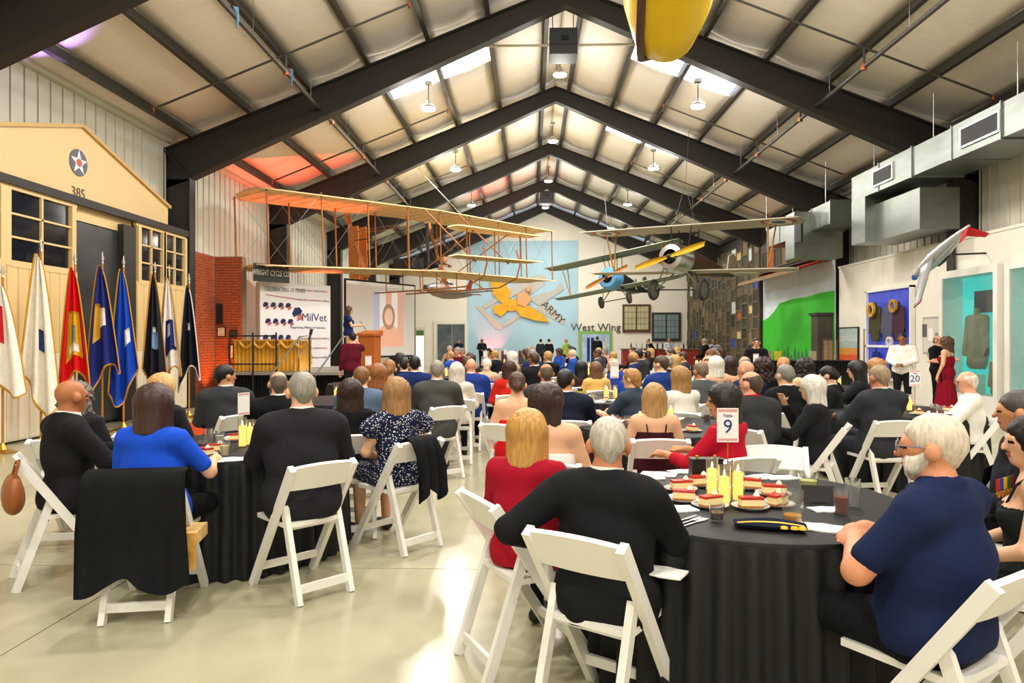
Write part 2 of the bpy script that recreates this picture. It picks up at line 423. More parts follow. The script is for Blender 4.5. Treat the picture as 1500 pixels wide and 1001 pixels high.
# ================================================================== people: one smooth surface grown from tapered limbs
class Field:
    def __init__(s, lo, hi, h):
        s.lo = np.array(lo, float); s.h = h
        s.n = np.ceil((np.array(hi)-s.lo)/h).astype(int)+1
        s.F = np.full(s.n, 9., np.float32); s.D = np.full(s.n, 9., np.float32); s.Z = np.zeros(s.n, np.int8)
        s.ax = [s.lo[i]+h*np.arange(s.n[i]) for i in range(3)]
    def _sub(s, lo, hi):
        a = np.clip(np.floor((lo-s.lo)/s.h).astype(int), 0, s.n-1); b = np.clip(np.ceil((hi-s.lo)/s.h).astype(int)+1, 1, s.n)
        if np.any(b <= a): return None, None
        sl = tuple(slice(a[i], b[i]) for i in range(3))
        g = np.meshgrid(*[s.ax[i][a[i]:b[i]] for i in range(3)], indexing='ij')
        return sl, g
    def cone(s, a, b, r1, r2, zone=0, k=.03, sc=(1, 1, 1), op='add'):
        """tapered capsule a->b; sc stretches it about the axis"""
        a = np.array(a, float); b = np.array(b, float); sc = np.array(sc, float)
        rm = max(r1, r2)*sc+k+2*s.h
        sl, g = s._sub(np.minimum(a, b)-rm, np.maximum(a, b)+rm)
        if sl is None: return s
        c = (a+b)/2
        p = [(g[i]-c[i])/sc[i] for i in range(3)]; A = (a-c)/sc; B = (b-c)/sc; d = B-A; L = max(d@d, 1e-9)
        t = np.clip(((p[0]-A[0])*d[0]+(p[1]-A[1])*d[1]+(p[2]-A[2])*d[2])/L, 0, 1)
        q = np.sqrt((p[0]-A[0]-t*d[0])**2+(p[1]-A[1]-t*d[1])**2+(p[2]-A[2]-t*d[2])**2)
        D = ((q-(r1+(r2-r1)*t))*sc.min()).astype(np.float32)
        return s._mix(sl, D, zone, k, op)
    def ell(s, c, r, zone=0, k=.03, op='add', rot=None):
        c = np.array(c, float); r = np.array(r, float); m = r.max()+k+2*s.h
        sl, g = s._sub(c-m, c+m)
        if sl is None: return s
        p = [g[i]-c[i] for i in range(3)]
        if rot is not None:
            Rm = np.array(rot).T
            p = [Rm[i][0]*p[0]+Rm[i][1]*p[1]+Rm[i][2]*p[2] for i in range(3)]
        q = np.sqrt((p[0]/r[0])**2+(p[1]/r[1])**2+(p[2]/r[2])**2)
        D = ((q-1)*r.min()).astype(np.float32)
        return s._mix(sl, D, zone, k, op)
    def _mix(s, sl, D, zone, k, op):
        F = s.F[sl]
        if op == 'add':
            h = np.clip(.5+.5*(D-F)/k, 0, 1); s.F[sl] = D*(1-h)+F*h-k*h*(1-h)
            near = D < s.D[sl]; s.D[sl] = np.where(near, D, s.D[sl]); s.Z[sl] = np.where(near, zone, s.Z[sl])
        else:
            h = np.clip(.5-.5*(-D-F)/k*-1, 0, 1) if False else None
            s.F[sl] = np.maximum(F, -D)
        return s
    def cut(s, n, d):
        """keep the side n.p < d"""
        n = np.array(n, float)
        pl = n[0]*s.ax[0][:, None, None]+n[1]*s.ax[1][None, :, None]+n[2]*s.ax[2][None, None, :]-d
        s.F = np.maximum(s.F, pl.astype(np.float32)); return s
    def ripple(s, amp, f):
        X, Y, Z = s.ax[0][:, None, None], s.ax[1][None, :, None], s.ax[2][None, None, :]
        s.F = s.F+(amp*np.sin(f*X+1.7*np.sin(f*.6*Z))*np.sin(f*.8*Z+2*np.sin(f*.5*Y))).astype(np.float32); return s
    def strands(s, amp, n, wav=0.):
        X, Y, Z = s.ax[0][:, None, None], s.ax[1][None, :, None], s.ax[2][None, None, :]
        an = np.arctan2(X, Y+.02)
        s.F = s.F+(amp*np.sin(n*an+wav*np.sin(55*Z))+amp*.5*np.sin(n*2.3*an+wav*np.sin(38*Z+2))).astype(np.float32); return s
    def mesh(s, name, nm=1):
        F = s.F; I = F < 0; n = s.n
        c = I[:-1, :-1, :-1].astype(np.int8)
        for dx in (0, 1):
            for dy in (0, 1):
                for dz in (0, 1):
                    if dx+dy+dz: c = c+I[dx:n[0]-1+dx, dy:n[1]-1+dy, dz:n[2]-1+dz]
        act = (c > 0) & (c < 8); idx = np.argwhere(act)
        me = bpy.data.meshes.new(name)
        if len(idx) == 0: return me
        vid = np.full(act.shape, -1, np.int64); vid[act] = np.arange(len(idx))
        P = np.zeros((len(idx), 3)); W = np.zeros(len(idx))
        co = [(x, y, z) for x in (0, 1) for y in (0, 1) for z in (0, 1)]
        V = {q: F[idx[:, 0]+q[0], idx[:, 1]+q[1], idx[:, 2]+q[2]] for q in co}
        for a in co:
            for ax in range(3):
                if a[ax]: continue
                b = list(a); b[ax] = 1; b = tuple(b)
                m = (V[a] < 0) != (V[b] < 0); den = V[a]-V[b]; t = np.where(m, V[a]/np.where(np.abs(den) < 1e-9, 1e-9, den), 0)
                q = np.tile(np.array(a, float), (len(idx), 1)); q[:, ax] += t
                P += q*m[:, None]; W += m
        P = s.lo+s.h*(idx+P/W[:, None])
        Q = []
        for ax in range(3):
            lo = [slice(None)]*3; hi = [slice(None)]*3; lo[ax] = slice(0, -1); hi[ax] = slice(1, None)
            ch = I[tuple(lo)] != I[tuple(hi)]; e = np.argwhere(ch); o1, o2 = (ax+1) % 3, (ax+2) % 3
            ok = (e[:, o1] > 0) & (e[:, o2] > 0) & (e[:, o1] < n[o1]-1) & (e[:, o2] < n[o2]-1); e = e[ok]
            ins = I[e[:, 0], e[:, 1], e[:, 2]]
            def cv(d1, d2):
                f = e.copy(); f[:, o1] -= d1; f[:, o2] -= d2
                return vid[f[:, 0], f[:, 1], f[:, 2]]
            q = np.stack([cv(1, 1), cv(0, 1), cv(0, 0), cv(1, 0)], 1)
            q[~ins] = q[~ins][:, ::-1]
            Q.append(q)
        Q = np.concatenate(Q); Q = Q[(Q >= 0).all(1)]
        me.vertices.add(len(P)); me.vertices.foreach_set('co', P.astype(np.float32).ravel())
        me.loops.add(len(Q)*4); me.loops.foreach_set('vertex_index', Q.astype(np.int32).ravel())
        me.polygons.add(len(Q)); me.polygons.foreach_set('loop_start', np.arange(0, len(Q)*4, 4, dtype=np.int32))
        try: me.polygons.foreach_set('loop_total', np.full(len(Q), 4, np.int32))
        except Exception: pass
        if nm > 1:
            C = P[Q].mean(1); g = np.clip(np.round((C-s.lo)/s.h).astype(int), 0, n-1)
            me.polygons.foreach_set('material_index', s.Z[g[:, 0], g[:, 1], g[:, 2]].astype(np.int32))
        me.polygons.foreach_set('use_smooth', np.ones(len(Q), bool))
        for _ in range(nm): me.materials.append(None)
        me.update(calc_edges=True); me.validate()
        return me

ARMS = {  # elbow, wrist, finger direction for the right side (x > 0), person faces +y
    'lap': ((.25, .02, .74), (.15, .25, .645), (-.25, .9, -.25)),
    'table': ((.27, .13, .77), (.15, .36, .80), (-.3, .95, -.05)),
    'crossed': ((.29, .12, .77), (.03, .27, .83), (-1, .05, .05)),
    'drink': ((.25, .18, .80), (.07, .26, 1.03), (-.5, .2, .8)),
    'out': ((.40, -.16, .82), (.30, .08, .70), (-.5, .8, -.2)),
    'hang': ((.23, -.04, .74), (.24, .06, .50), (0, .2, -1)),
    'clasp': ((.25, .03, .74), (.06, .23, .66), (-.9, .4, -.2)),
    'point': ((.25, .14, .84), (.15, .36, .88), (-.2, 1, .1)),
    'camera': ((.26, .14, .95), (.09, .22, 1.17), (-.3, .5, .8)),
    'chat': ((.25, .06, .76), (.12, .30, .78), (-.4, .9, .1)),
}
_pm = {}
def rotz(p, a, c=(0, 0)):
    x, y = p[0]-c[0], p[1]-c[1]; return (c[0]+x*math.cos(a)-y*math.sin(a), c[1]+x*math.sin(a)+y*math.cos(a), p[2])
def person_meshes(h=.018, pose='sit', armR='lap', armL=None, garment='suit', hair='short', yaw=0, fat=1., sex='m', lean=0., cross=False, nod=0.):
    key = (h, pose, armR, armL, garment, hair, round(yaw), fat, sex, lean, cross, nod)
    if key in _pm: return _pm[key]
    armL = armL or armR
    up = 0. if pose == 'sit' else .46
    fem = sex == 'f'
    sw = .165 if fem else .192        # half shoulder width
    lo = (-.55, -.50, -.02); hi = (.55, .95 if pose == 'sit' else .60, 1.42+up)
    def T(p):   # lean forward about the hip
        x, y, z = p
        if z > .5: y += (z-.5)*lean
        return (x, y, z+up)
    def torso(f, g=0., zone=1):
        w = 1.0 if not fem else .92
        pw, pr = (.070, .122) if fem else (.065, .118)
        f.cone(T((-pw, -.01, .555)), T((pw, -.01, .555)), pr*max(1, fat*.97)+g, pr*max(1, fat*.97)+g, 2 if g == 0 else zone, .05)
        f.cone(T((0, .0+.03*(fat-1), .60)), T((0, -.015, .80)), .120*fat*(.9 if fem else 1)+g, .122*fat*(.92 if fem else 1)+g, zone, .05, (1.30, .98, 1))
        f.cone(T((0, -.02, .80)), T((0, -.03, .96)), .122*(1+.5*(fat-1))*w+g, .108*w+g, zone, .05, (1.36, .95, 1))
        f.cone(T((-sw+.03, -.03, .995)), T((sw-.03, -.03, .995)), .062*(1+.3*(fat-1))+g, .062*(1+.3*(fat-1))+g, zone, .05)
        f.cone(T((0, -.035, .98)), T((0, -.02, 1.075)), .10+g*.6, .055+g*.5, zone if g else 0, .04, (1.15, .85, 1))
        if fem: 
            for sx in (-1, 1): f.ell(T((.07*sx, .078, .86)), (.055+g, .05+g, .06+g), zone, .05)
    def arm(f, side, spec, g=0., zone=1, upto=1., hand=True, skinz=0):
        e, w, fd = ARMS[spec]; m = (lambda p: (p[0]*side, p[1], p[2]))
        s0 = T((sw*side, -.03, .985)); e = T(m(e)); w = T(m(w)); th = (.85 if fem else 1.)*(1+.35*(fat-1))
        def lerp(a, b, t): return tuple(a[i]+(b[i]-a[i])*t for i in range(3))
        r0, r1, r2 = .056*th, .044*th, .030*th
        if g:
            if upto <= 1: f.cone(s0, lerp(s0, e, upto), r0+g, r0+(r1-r0)*upto+g, zone, .03)
            else:
                f.cone(s0, e, r0+g, r1+g, zone, .03); f.cone(e, lerp(e, w, upto-1), r1+g, r1+(r2-r1)*(upto-1)+g*1.05, zone, .02)
            return
        f.cone(s0, e, r0, r1, skinz, .04); f.cone(e, w, r1, r2, skinz, .02)
        if hand:
            d = Vector((fd[0]*side, fd[1], fd[2])).normalized(); u = Vector((0, 0, 1)); sd = d.cross(u)
            sd = sd.normalized() if sd.length > .05 else Vector((1, 0, 0)); nn = sd.cross(d)
            W = Vector(w); k = W+d*.085
            f.cone(tuple(W), tuple(k), .026, .030, skinz, .012, )
            for q, (o, ln) in enumerate(((-.030, .058), (-.010, .070), (.010, .066), (.029, .05))):
                a = k+sd*o; b = a+d*ln*.55-nn*.008; c = b+d*ln*.5-nn*.026
                f.cone(tuple(a-d*.02), tuple(b), .0098, .009, skinz, .004); f.cone(tuple(b), tuple(c), .009, .0078, skinz, .004)
            a = W+d*.03+sd*(-.026*side); b = a+d*.035+sd*(-.030*side); c = b+d*.03+sd*(-.006*side)
            f.cone(tuple(a), tuple(b), .013, .011, skinz, .008); f.cone(tuple(b), tuple(c), .011, .009, skinz, .004)
    def legs(f, g=0., zone=2, upto=2.):
        for sx in (-1, 1):
            t = (1+.3*(fat-1))*(.93 if fem else 1)
            if pose == 'sit':
                hp = (.095*sx, .03, .535); kn = (.12*sx, .46, .525); an = (.12*sx, .43, .10)
                if cross and sx > 0: kn = (.05, .47, .60); an = (-.10, .60, .30)
                f.cone(hp, kn, .092*t+g, .062*t+g, zone, .05)
                if upto > 1: f.cone(kn, an, .060*t+g, .040+g, zone, .03)
                if not g:
                    f.cone((an[0], an[1]-.03, an[2]-.055), (an[0]+.02*sx, an[1]+.17, an[2]-.068), .042, .034, 3, .02)
            else:
                hp = (.09*sx, 0, .96); kn = (.10*sx, .015, .52); an = (.11*sx, -.02, .10)
                f.cone(hp, kn, .095*t+g, .062*t+g, zone, .05); f.cone(kn, an, .060*t+g, .040+g, zone, .03)
                if not g: f.cone((an[0], an[1]-.03, .045), (an[0]+.03*sx, an[1]+.17, .034), .042, .034, 3, .02)
    ya = R(yaw); hc = T((0, .0, 1.19)); nk = T((0, -.02, 1.06))
    hy = hc[1]+.01+nod*.04
    def H(p):   # head-local (face towards +y) to person space
        q = rotz((p[0], p[1], 0), ya); return (q[0], hy+q[1], hc[2]+p[2]-nod*p[1]*.35)
    rotm = [[math.cos(ya), -math.sin(ya), 0], [math.sin(ya), math.cos(ya), 0], [0, 0, 1]]
    def head(f):
        f.cone(nk, H((0, -.015, -.05)), .054 if fem else .061, .052 if fem else .058, 0, .03)
        f.ell(H((0, -.012, .028)), (.074, .094, .088), 0, .02, rot=rotm)
        f.cone(H((0, .03, -.02)), H((0, .045, -.078)), .058, .036, 0, .03)
        f.cone(H((0, .088, .005)), H((0, .104, -.028)), .010, .014, 0, .012)      # nose
        f.cone(H((-.035, .078, .022)), H((.035, .078, .022)), .012, .012, 0, .015)  # brow
        f.cone(H((-.018, .082, -.058)), H((.018, .082, -.058)), .009, .009, 5, .006)  # lips
        for sx in (-1, 1):
            f.ell(H((.084*sx, -.012, -.005)), (.016, .027, .036), 0, .008, rot=rotm)   # ears
            f.ell(H((.030*sx, .078, .004)), (.011, .008, .006), 4, .003, rot=rotm)   # eyes
    # zones of the body: 0 skin 1 top 2 bottom 3 shoes 4 eyes 5 lips
    sleeve = {'suit': 2, 'sweater': 2, 'shirt': 2, 'blouse': 1.6, 'tee': .75, 'flutter': .35}.get(garment, 0)
    f = Field(lo, hi, h)
    torso(f, 0., 1); legs(f); head(f)
    arm(f, 1, armR, 0, 1, sleeve); arm(f, -1, armL, 0, 1, sleeve)
    if garment in ('strap', 'strapless', 'gown'):
        zc = s_top = {'strap': .90, 'gown': .90, 'strapless': .86}[garment]+up
        f.Z[(f.Z == 1) & (np.broadcast_to(s_zgrid(f), f.Z.shape) > zc)] = 0
    out = {'body': f.mesh('person_body', 6)}
    # garment as a shell of its own
    g = Field(lo, hi, h)
    t = {'suit': .020, 'sweater': .016, 'shirt': .013, 'tee': .012, 'blouse': .013, 'flutter': .012}.get(garment, .010)
    torso(g, t, 0)
    if sleeve: arm(g, 1, armR, t, 0, min(sleeve, 1.93)); arm(g, -1, armL, t, 0, min(sleeve, 1.93))
    if garment == 'flutter':
        for sx in (-1, 1): g.cone(T((sw*sx, -.03, 1.0)), T(((sw+.075)*sx, -.02, .93)), .06, .075, 0, .02)
    if garment == 'suit':
        g.cone(T((-.07, -.02, .54)), T((.07, -.02, .54)), .143*max(1, fat), .143*max(1, fat), 0, .04)
        if pose == 'sit': g.cone(T((-.08, -.06, .50)), T((.08, -.06, .50)), .10, .10, 0, .04)
        for k in range(10):   # folded collar
            a0 = math.pi*(1.0+k/10*1.0)-.0; a1 = math.pi*(1.0+(k+1)/10)
            q = lambda a: T((.082*math.cos(a), -.015+.078*math.sin(a), 1.052+.018*-math.sin(a)))
            g.cone(q(a0), q(a1), .017, .017, 0, .01)
        g.ripple(.005, 23)
        g.ripple(.006, 12)
    else: g.ripple(.0025, 26).ripple(.003, 12)
    if garment == 'tee' and not fem:
        for k in range(16):   # knitted polo collar
            q = lambda a: T((.084*math.cos(a), -.012+.080*math.sin(a), 1.060-.020*math.sin(a)))
            g.cone(q(math.pi*2*k/16), q(math.pi*2*(k+1)/16), .016, .016, 0, .01)
    if garment == 'gown':
        if pose == 'sit': pass
        else:
            g.cone((0, 0, .98), (0, 0, .10), .15, .27, 0, .06, (1, .9, 1)); g.strands(.008, 17)
    elif garment in ('strap', 'strapless', 'flutter') and pose == 'sit':
        legs(g, .02, 0, 1.)
    ztop = {'suit': 1.085, 'sweater': 1.05, 'shirt': 1.06, 'tee': 1.045 if fem else 1.10, 'blouse': 1.03, 'flutter': 1.035, 'strap': .90, 'gown': .90, 'strapless': .86}[garment]
    g.cut((0, .12 if garment != 'suit' else .3, 1), ztop+up+(lean*.5*.12))
    hem = {'suit': .44, 'sweater': .50, 'shirt': .53, 'tee': .50, 'blouse': .50}.get(garment, .05 if garment == 'gown' else .42)
    if pose != 'sit' and garment != 'gown': hem = .36 if garment == 'suit' else .42 if garment not in ('strap', 'strapless', 'flutter') else .02
    g.cut((0, 0, -1), -(hem+(up if garment != 'gown' else 0)))
    g.F = np.minimum(g.F, 9)
    out['garment'] = g.mesh('garment', 1)
    if garment == 'strap' or garment == 'gown':
        m = MB()
        for sx in (1,): m.tube([T((.07*sx, -.132, .88)), T((.08*sx, -.122, .96)), T((.09*sx, -.075, 1.045)), T((.09*sx, .0, 1.055)), T((.085*sx, .06, 1.0)), T((.08*sx, .10, .90))], .006, 6)
        me = m.mesh('strap', None, True); out['strap'] = me
    if garment == 'suit':
        m = MB(); 
        P = [[Vector(T((rr*1.0*math.cos(a), -.012+rr*math.sin(a), z+.012*-math.sin(a)))) for a in [2*math.pi*k/20 for k in range(21)]] for rr, z in ((.074, 1.055), (.066, 1.098))]
        m.sheet(P, -.006); out['shirt_collar'] = m.mesh('shirt_collar', None, True)
    # hair
    q = Field((-.30, -.42, .70+up), (.30, .34, 1.42+up), min(h, .013))
    face = True
    if hair == 'short':
        q.ell(H((0, -.020, .038)), (.083, .102, .092), 0, .02, rot=rotm); q.cone(H((0, -.068, 0)), H((0, -.062, -.045)), .048, .030, 0, .02, (1.2, 1, 1)); q.strands(.002, 40)
        q.ell(H((0, .10, -.035)), (.085, .085, .085), op='sub', rot=rotm)
    elif hair == 'fringe':
        q.ell(H((0, -.014, .024)), (.0775, .0985, .090), 0, .02, rot=rotm); q.cone(H((0, -.075, -.01)), H((0, -.068, -.06)), .040, .030, 0, .02, (1.3, 1, 1))
        q.ell(H((0, .12, -.01)), (.10, .11, .13), op='sub', rot=rotm); q.ell(H((0, .02, .115)), (.085, .105, .075), op='sub', rot=rotm)
    elif hair in ('bob', 'long', 'wavy', 'curly'):
        ln = {'bob': .17, 'long': .34, 'wavy': .33, 'curly': .16}[hair]
        bulk = {'bob': 1.08, 'long': 1., 'wavy': 1.08, 'curly': 1.25}[hair]
        q.ell(H((0, -.018, .036)), (.090*bulk, .108*bulk, .098+.01*(bulk > 1.1)), 0, .02, rot=rotm)
        q.cone(H((0, -.05, .0)), H((0, -.085, -ln)), .088*bulk, .07*bulk, 0, .04, (1.15, .75, 1))
        for sx in (-1, 1): q.cone(H((.065*sx, -.01, .0)), H((.075*sx*bulk, -.03, -min(ln, .26)*.95)), .04*bulk, .035*bulk, 0, .03)
        q.strands(.0035 if hair != 'curly' else .010, 26, {'wavy': 1.6, 'curly': 3.}.get(hair, .3))
        if hair == 'curly': q.ripple(.012, 70)
        q.ell(H((0, .115, -.05)), (.062, .075, .105), op='sub', rot=rotm)
        if hair == 'bob': q.cut((0, 0, -1), -(hc[2]-.175))
    elif hair in ('bun', 'updo'):
        q.ell(H((0, -.018, .036)), (.084, .105, .094), 0, .02, rot=rotm); q.ell(H((0, -.10, .045 if hair == 'bun' else -.01)), (.055, .05, .05), 0, .02, rot=rotm)
        q.strands(.003, 30, 1.); q.ell(H((0, .105, -.035)), (.08, .085, .085), op='sub', rot=rotm)
    elif hair == 'pixie':
        q.ell(H((0, -.018, .034)), (.088, .108, .096), 0, .02, rot=rotm); q.cone(H((0, -.06, 0)), H((0, -.075, -.06)), .065, .045, 0, .02, (1.2, 1, 1)); q.strands(.004, 34, 1.)
        q.ell(H((0, .11, -.04)), (.08, .085, .09), op='sub', rot=rotm)
    if hair != 'bald': out['hair'] = q.mesh('hair', 1)
    out['headpos'] = hc; out['H'] = H
    _pm[key] = out
    return out
def s_zgrid(f): return f.ax[2][None, None, :]
SK = {'light': '#e2b08c', 'tan': '#c98f66', 'pink': '#dfa283', 'brown': '#8a5a3c', 'dark': '#4b3024', 'red': '#c9825f'}
GN = {'suit': 'jacket', 'sweater': 'sweater', 'shirt': 'shirt', 'tee': 'shirt', 'blouse': 'blouse', 'flutter': 'dress', 'strap': 'dress', 'strapless': 'dress', 'gown': 'gown'}
EYE = painted('#2a1c14', .2)
def setmats(o, ms):
    for i, m in enumerate(ms):
        o.material_slots[i].link = 'OBJECT'; o.material_slots[i].material = m
PEOPLE = []
def person(label, loc, face, top='#1c1b1d', bottom='#17171a', hairc='#3a2619', sk='light', shirt='#f2f0ea', shoes='#141210', group=None, scale=1., topmat=None, z=0., **kw):
    """face: heading in degrees, 0 = looking along +y, positive to the left"""
    pm = person_meshes(**kw)
    gm = topmat or cloth(top)
    b = link('person', pm['body'], None, (loc[0], loc[1], z), (0, 0, R(face)), (scale, scale, scale))
    sm = skin(SK.get(sk, sk))
    setmats(b, [sm, gm, cloth(bottom), mat('shoe_leather', shoes, .35, var=.05), EYE, skin('#a8594a')])
    tag(b, label, 'person', group)
    gname = GN[kw.get('garment', 'suit')]
    o = link(gname, pm['garment'], b); setmats(o, [gm])
    if 'hair' in pm: o = link('hair', pm['hair'], b); setmats(o, [hairm(hairc)])
    if 'strap' in pm:
        for sx in (-1, 1): o = link('shoulder_strap', pm['strap'], b, None, None, (sx, 1, 1)); setmats(o, [gm])
    if 'shirt_collar' in pm: o = link('shirt_collar', pm['shirt_collar'], b); setmats(o, [cloth(shirt)])
    PEOPLE.append(b)
    return b, pm
# navy cloth with small white dots
M_dots = cloth('#1d2440').copy(); M_dots.name = 'polka_dot_cloth'
_nt = M_dots.node_tree; _vo = _nt.nodes.new('ShaderNodeTexVoronoi'); _vo.inputs['Scale'].default_value = 62
_tc = [n for n in _nt.nodes if n.type == 'TEX_COORD'][0]; _nt.links.new(_tc.outputs['Object'], _vo.inputs['Vector'])
_lt = _nt.nodes.new('ShaderNodeMath'); _lt.operation = 'LESS_THAN'; _lt.inputs[1].default_value = .30; _nt.links.new(_vo.outputs['Distance'], _lt.inputs[0])
_mx = _nt.nodes.new('ShaderNodeMixRGB'); _mx.inputs[1].default_value = (*lin('#1d2440'), 1); _mx.inputs[2].default_value = (.85, .85, .85, 1)
_nt.links.new(_lt.outputs[0], _mx.inputs[0]); _nt.links.new(_mx.outputs[0], _nt.nodes['Principled BSDF'].inputs['Base Color'])
# ================================================================== tables
table(-2.2, 5.06, 'beside the woman in bright blue'); table(1.05, 3.42, 'with the number 9 card'); table(1.2, 6.3, 'with the folded teal napkin')
table(1.05, 9.2, 'with the tall dark can'); table(4.12, 7.7, 'between charcoal suit and white dress shirt')
FT = [(-2.5, 8.9), (-2.9, 12.3), (1.3, 12.6), (5.0, 11.4), (4.6, 14.3), (1.2, 15.3), (-1.8, 14.8), (-1.2, 18.1), (1.6, 18.5), (4.6, 17.2), (-.8, 21.5), (2.2, 21.8), (5., 20.6)]
for i, (x, y) in enumerate(FT): table(x, y, 'among the crowded rows '+('near the stage' if x < -1.5 else 'on the crate wall side' if x > 3.5 else 'along the middle of the hall'))
POD = (-4.0, 17.0)
def aim(loc): return math.degrees(math.atan2(-(POD[0]-loc[0]), POD[1]-loc[1]))
def sit(px, py, d, label, face=None, ch=True, chlabel=None, cface=None, h=None, **kw):
    p = at(px, 498, d); zt = CAMZ-(py-498)/1000*d
    f = aim(p) if face is None else face
    if h is None: h = .0125 if d < 5.6 else .018 if d < 10 else .024
    sc = max(.92, min(1.06, zt/1.315))
    b, pm = person(label, p, f, scale=sc, h=h, **kw)
    if ch:
        cf = f if cface is None else cface
        chair(p, cf, chlabel or (('white folding chair under the '+label.replace('seated ', '')) if len(label.split()) < 10 else 'white folding chair under the '+' '.join(label.split()[:9])), 'white folding chairs under guests')
    return b, pm, p, f
W = dict
bald = sit(103, 555, 4.5, 'bald man in black suit with white collar', -38, cface=-50, hair='bald', armR='table', sk='#b06f47', yaw=12, chlabel='white folding chair with brown handbag hung on its back')
sit(112, 583, 5.35, 'guest with curly grey hair behind the bald man', 10, hair='curly', hairc='#6f6a66', garment='blouse', sex='f', top='#26262a')
sit(238, 547, 5.6, 'blonde guest behind the woman in bright blue', -10, hair='bob', hairc='#c49a5e', garment='blouse', sex='f', top='#222326')
bw = sit(228, 562, 4.02, 'woman with dark brown bob in bright blue top', -6, hair='bob', hairc='#3a211a', garment='tee', sex='f', top='#1d4fd0', bottom='#141416', fat=1.12, armR='table', armL='lap', cface=10, chlabel='white folding chair draped with a black jacket')
sit(442, 545, 4.3, 'broad man with grey hair in charcoal pinstripe suit', 22, hair='short', hairc='#8f8a80', top='#26252a', bottom='#1b1b20', fat=1.15, armR='table', armL='table', yaw=8, cface=46)
sit(408, 543, 6.0, 'balding man in black dinner suit', 25, hair='fringe', hairc='#5f5145', top='#161618', sk='pink', armR='table')
sit(331, 534, 6.9, 'young black-haired man in charcoal suit', 20, hair='short', hairc='#15110f', top='#37383b', bottom='#2b2c30', yaw=-60, sk='tan', cface=55)
sit(513, 555, 5.55, 'woman with long dark wavy hair beside the polka dot dress', 18, hair='wavy', hairc='#2e1b14', garment='blouse', sex='f', top='#17171a')
pk = sit(581, 553, 5.2, 'woman with light brown bob in navy polka dot dress', 38, hair='bob', hairc='#9a7347', garment='flutter', sex='f', bottom=SK['light'], cface=50, armR='clasp', yaw=-15, chlabel='white folding chair with a black shawl over its back', topmat=M_dots)
sit(529, 537, 6.9, 'man with brown hair in blue-grey checked suit', 15, hair='short', hairc='#7a5230', top='#5a6b86', fat=.98)
sit(553, 533, 7.6, 'woman with wavy auburn hair in black top', 12, hair='wavy', hairc='#8a5428', garment='blouse', sex='f', top='#1b1b20')
sit(570, 527, 8.6, 'woman with golden brown hair tied up in dark dress', 12, hair='updo', hairc='#8f5f30', garment='blouse', sex='f', top='#2a2226')
sit(586, 517, 11.5, 'woman with long black hair near the stage', 10, hair='long', hairc='#1c1413', garment='blouse', sex='f', top='#1b1b1f')
sit(607, 521, 9.4, 'black-haired man in navy suit', 14, hair='short', hairc='#14100e', top='#1c2a5e', sk='tan')
sit(592, 524, 10.6, 'dark-haired man in black suit next to the navy suit', 14, hair='short', hairc='#241a15', top='#18181b')
sit(640, 528, 7.8, 'grey-haired man in dark grey suit', 10, hair='short', hairc='#8d8579', top='#4b4b48', bottom='#3a3a38', fat=1.08, armR='table', cface=36)
sit(669, 531, 8.75, 'woman with long white hair beside the grey suit', 8, hair='long', hairc='#d9d0c0', garment='blouse', sex='f', top='#d8cfc0')
sit(690, 525, 9.8, 'bald man in royal blue suit', 8, hair='bald', top='#233c86', bottom='#15161c', sk='pink', fat=1.15, cface=-4)
sit(713, 525, 11.8, 'woman with short white hair in blue dress', 8, hair='pixie', hairc='#e4dccb', garment='strap', sex='f', top='#2a49b8')
sit(746, 528, 9.4, 'woman with long brown hair in red satin jacket', 10, hair='long', hairc='#3d221a', garment='blouse', sex='f', top='#c8281c')
sit(757, 545, 6.2, 'woman with brown updo in strapless red dress', 6, hair='updo', hairc='#4a3020', garment='strapless', sex='f', top='#c9151c', bottom='#c9151c', cface=-30)
sit(800, 532, 7.6, 'balding man in dark grey jacket', 12, hair='fringe', hairc='#5b4a3b', top='#3c3f45', sk='red')
sit(829, 541, 6.5, 'black-haired man in dark navy suit', 0, hair='short', hairc='#18120f', top='#1d2233', yaw=-25, sk='tan', armR='table')
sit(805, 562, 4.35, 'woman with dark brown hair and glasses in red and white dress', -8, hair='bob', hairc='#33201b', garment='strapless', sex='f', top='#e9e4de', bottom='#b5192a', yaw=-40)
rb = sit(774, 600, 3.35, 'blonde woman in long-sleeved crimson top', -22, hair='bob', hairc='#c08f4a', garment='sweater', sex='f', top='#a3152a', bottom='#1a1a1c', cface=-62, armR='table', chlabel='white folding chair beside the grey-haired man in black suit')
gm = sit(890, 611, 2.8, 'white-haired man in black suit leaning an elbow out', -24, hair='short', hairc='#b9b2a6', top='#1a1a1c', bottom='#17171a', sk='red', fat=1.1, armR='table', armL='out', yaw=22, cface=-34, chlabel='white folding chair under the white-haired man')
sit(958, 563, 5.35, 'woman with long blonde hair in thin-strapped dark dress', 0, hair='long', hairc='#b08a55', garment='strap', sex='f', top='#3a141c', bottom='#3a141c', chlabel='white folding chair behind the thin-strapped dress')
rl = sit(1060, 562, 4.55, 'woman with long dark wavy hair in red lace dress', 50, hair='wavy', hairc='#1d1312', garment='blouse', sex='f', top='#b3142b', bottom='#b3142b', yaw=30, sk='tan', armR='table', cface=20)
sit(1100, 543, 5.9, 'balding bearded man in charcoal jacket with red collar', 18, hair='fringe', hairc='#4a3a30', top='#36383b', shirt='#c3122a', sk='pink', fat=1.1, yaw=20, cface=-42)
sit(925, 540, 7.35, 'boy with tousled blond hair in slate shirt', 45, hair='pixie', hairc='#a8783f', garment='tee', top='#39424f', sk='light', armR='table', yaw=15)
sit(996, 537, 7.2, 'woman with wavy light brown hair in white sweater', 25, hair='bob', hairc='#a27a48', garment='sweater', sex='f', top='#eee9e0', armR='table', cface=-15)
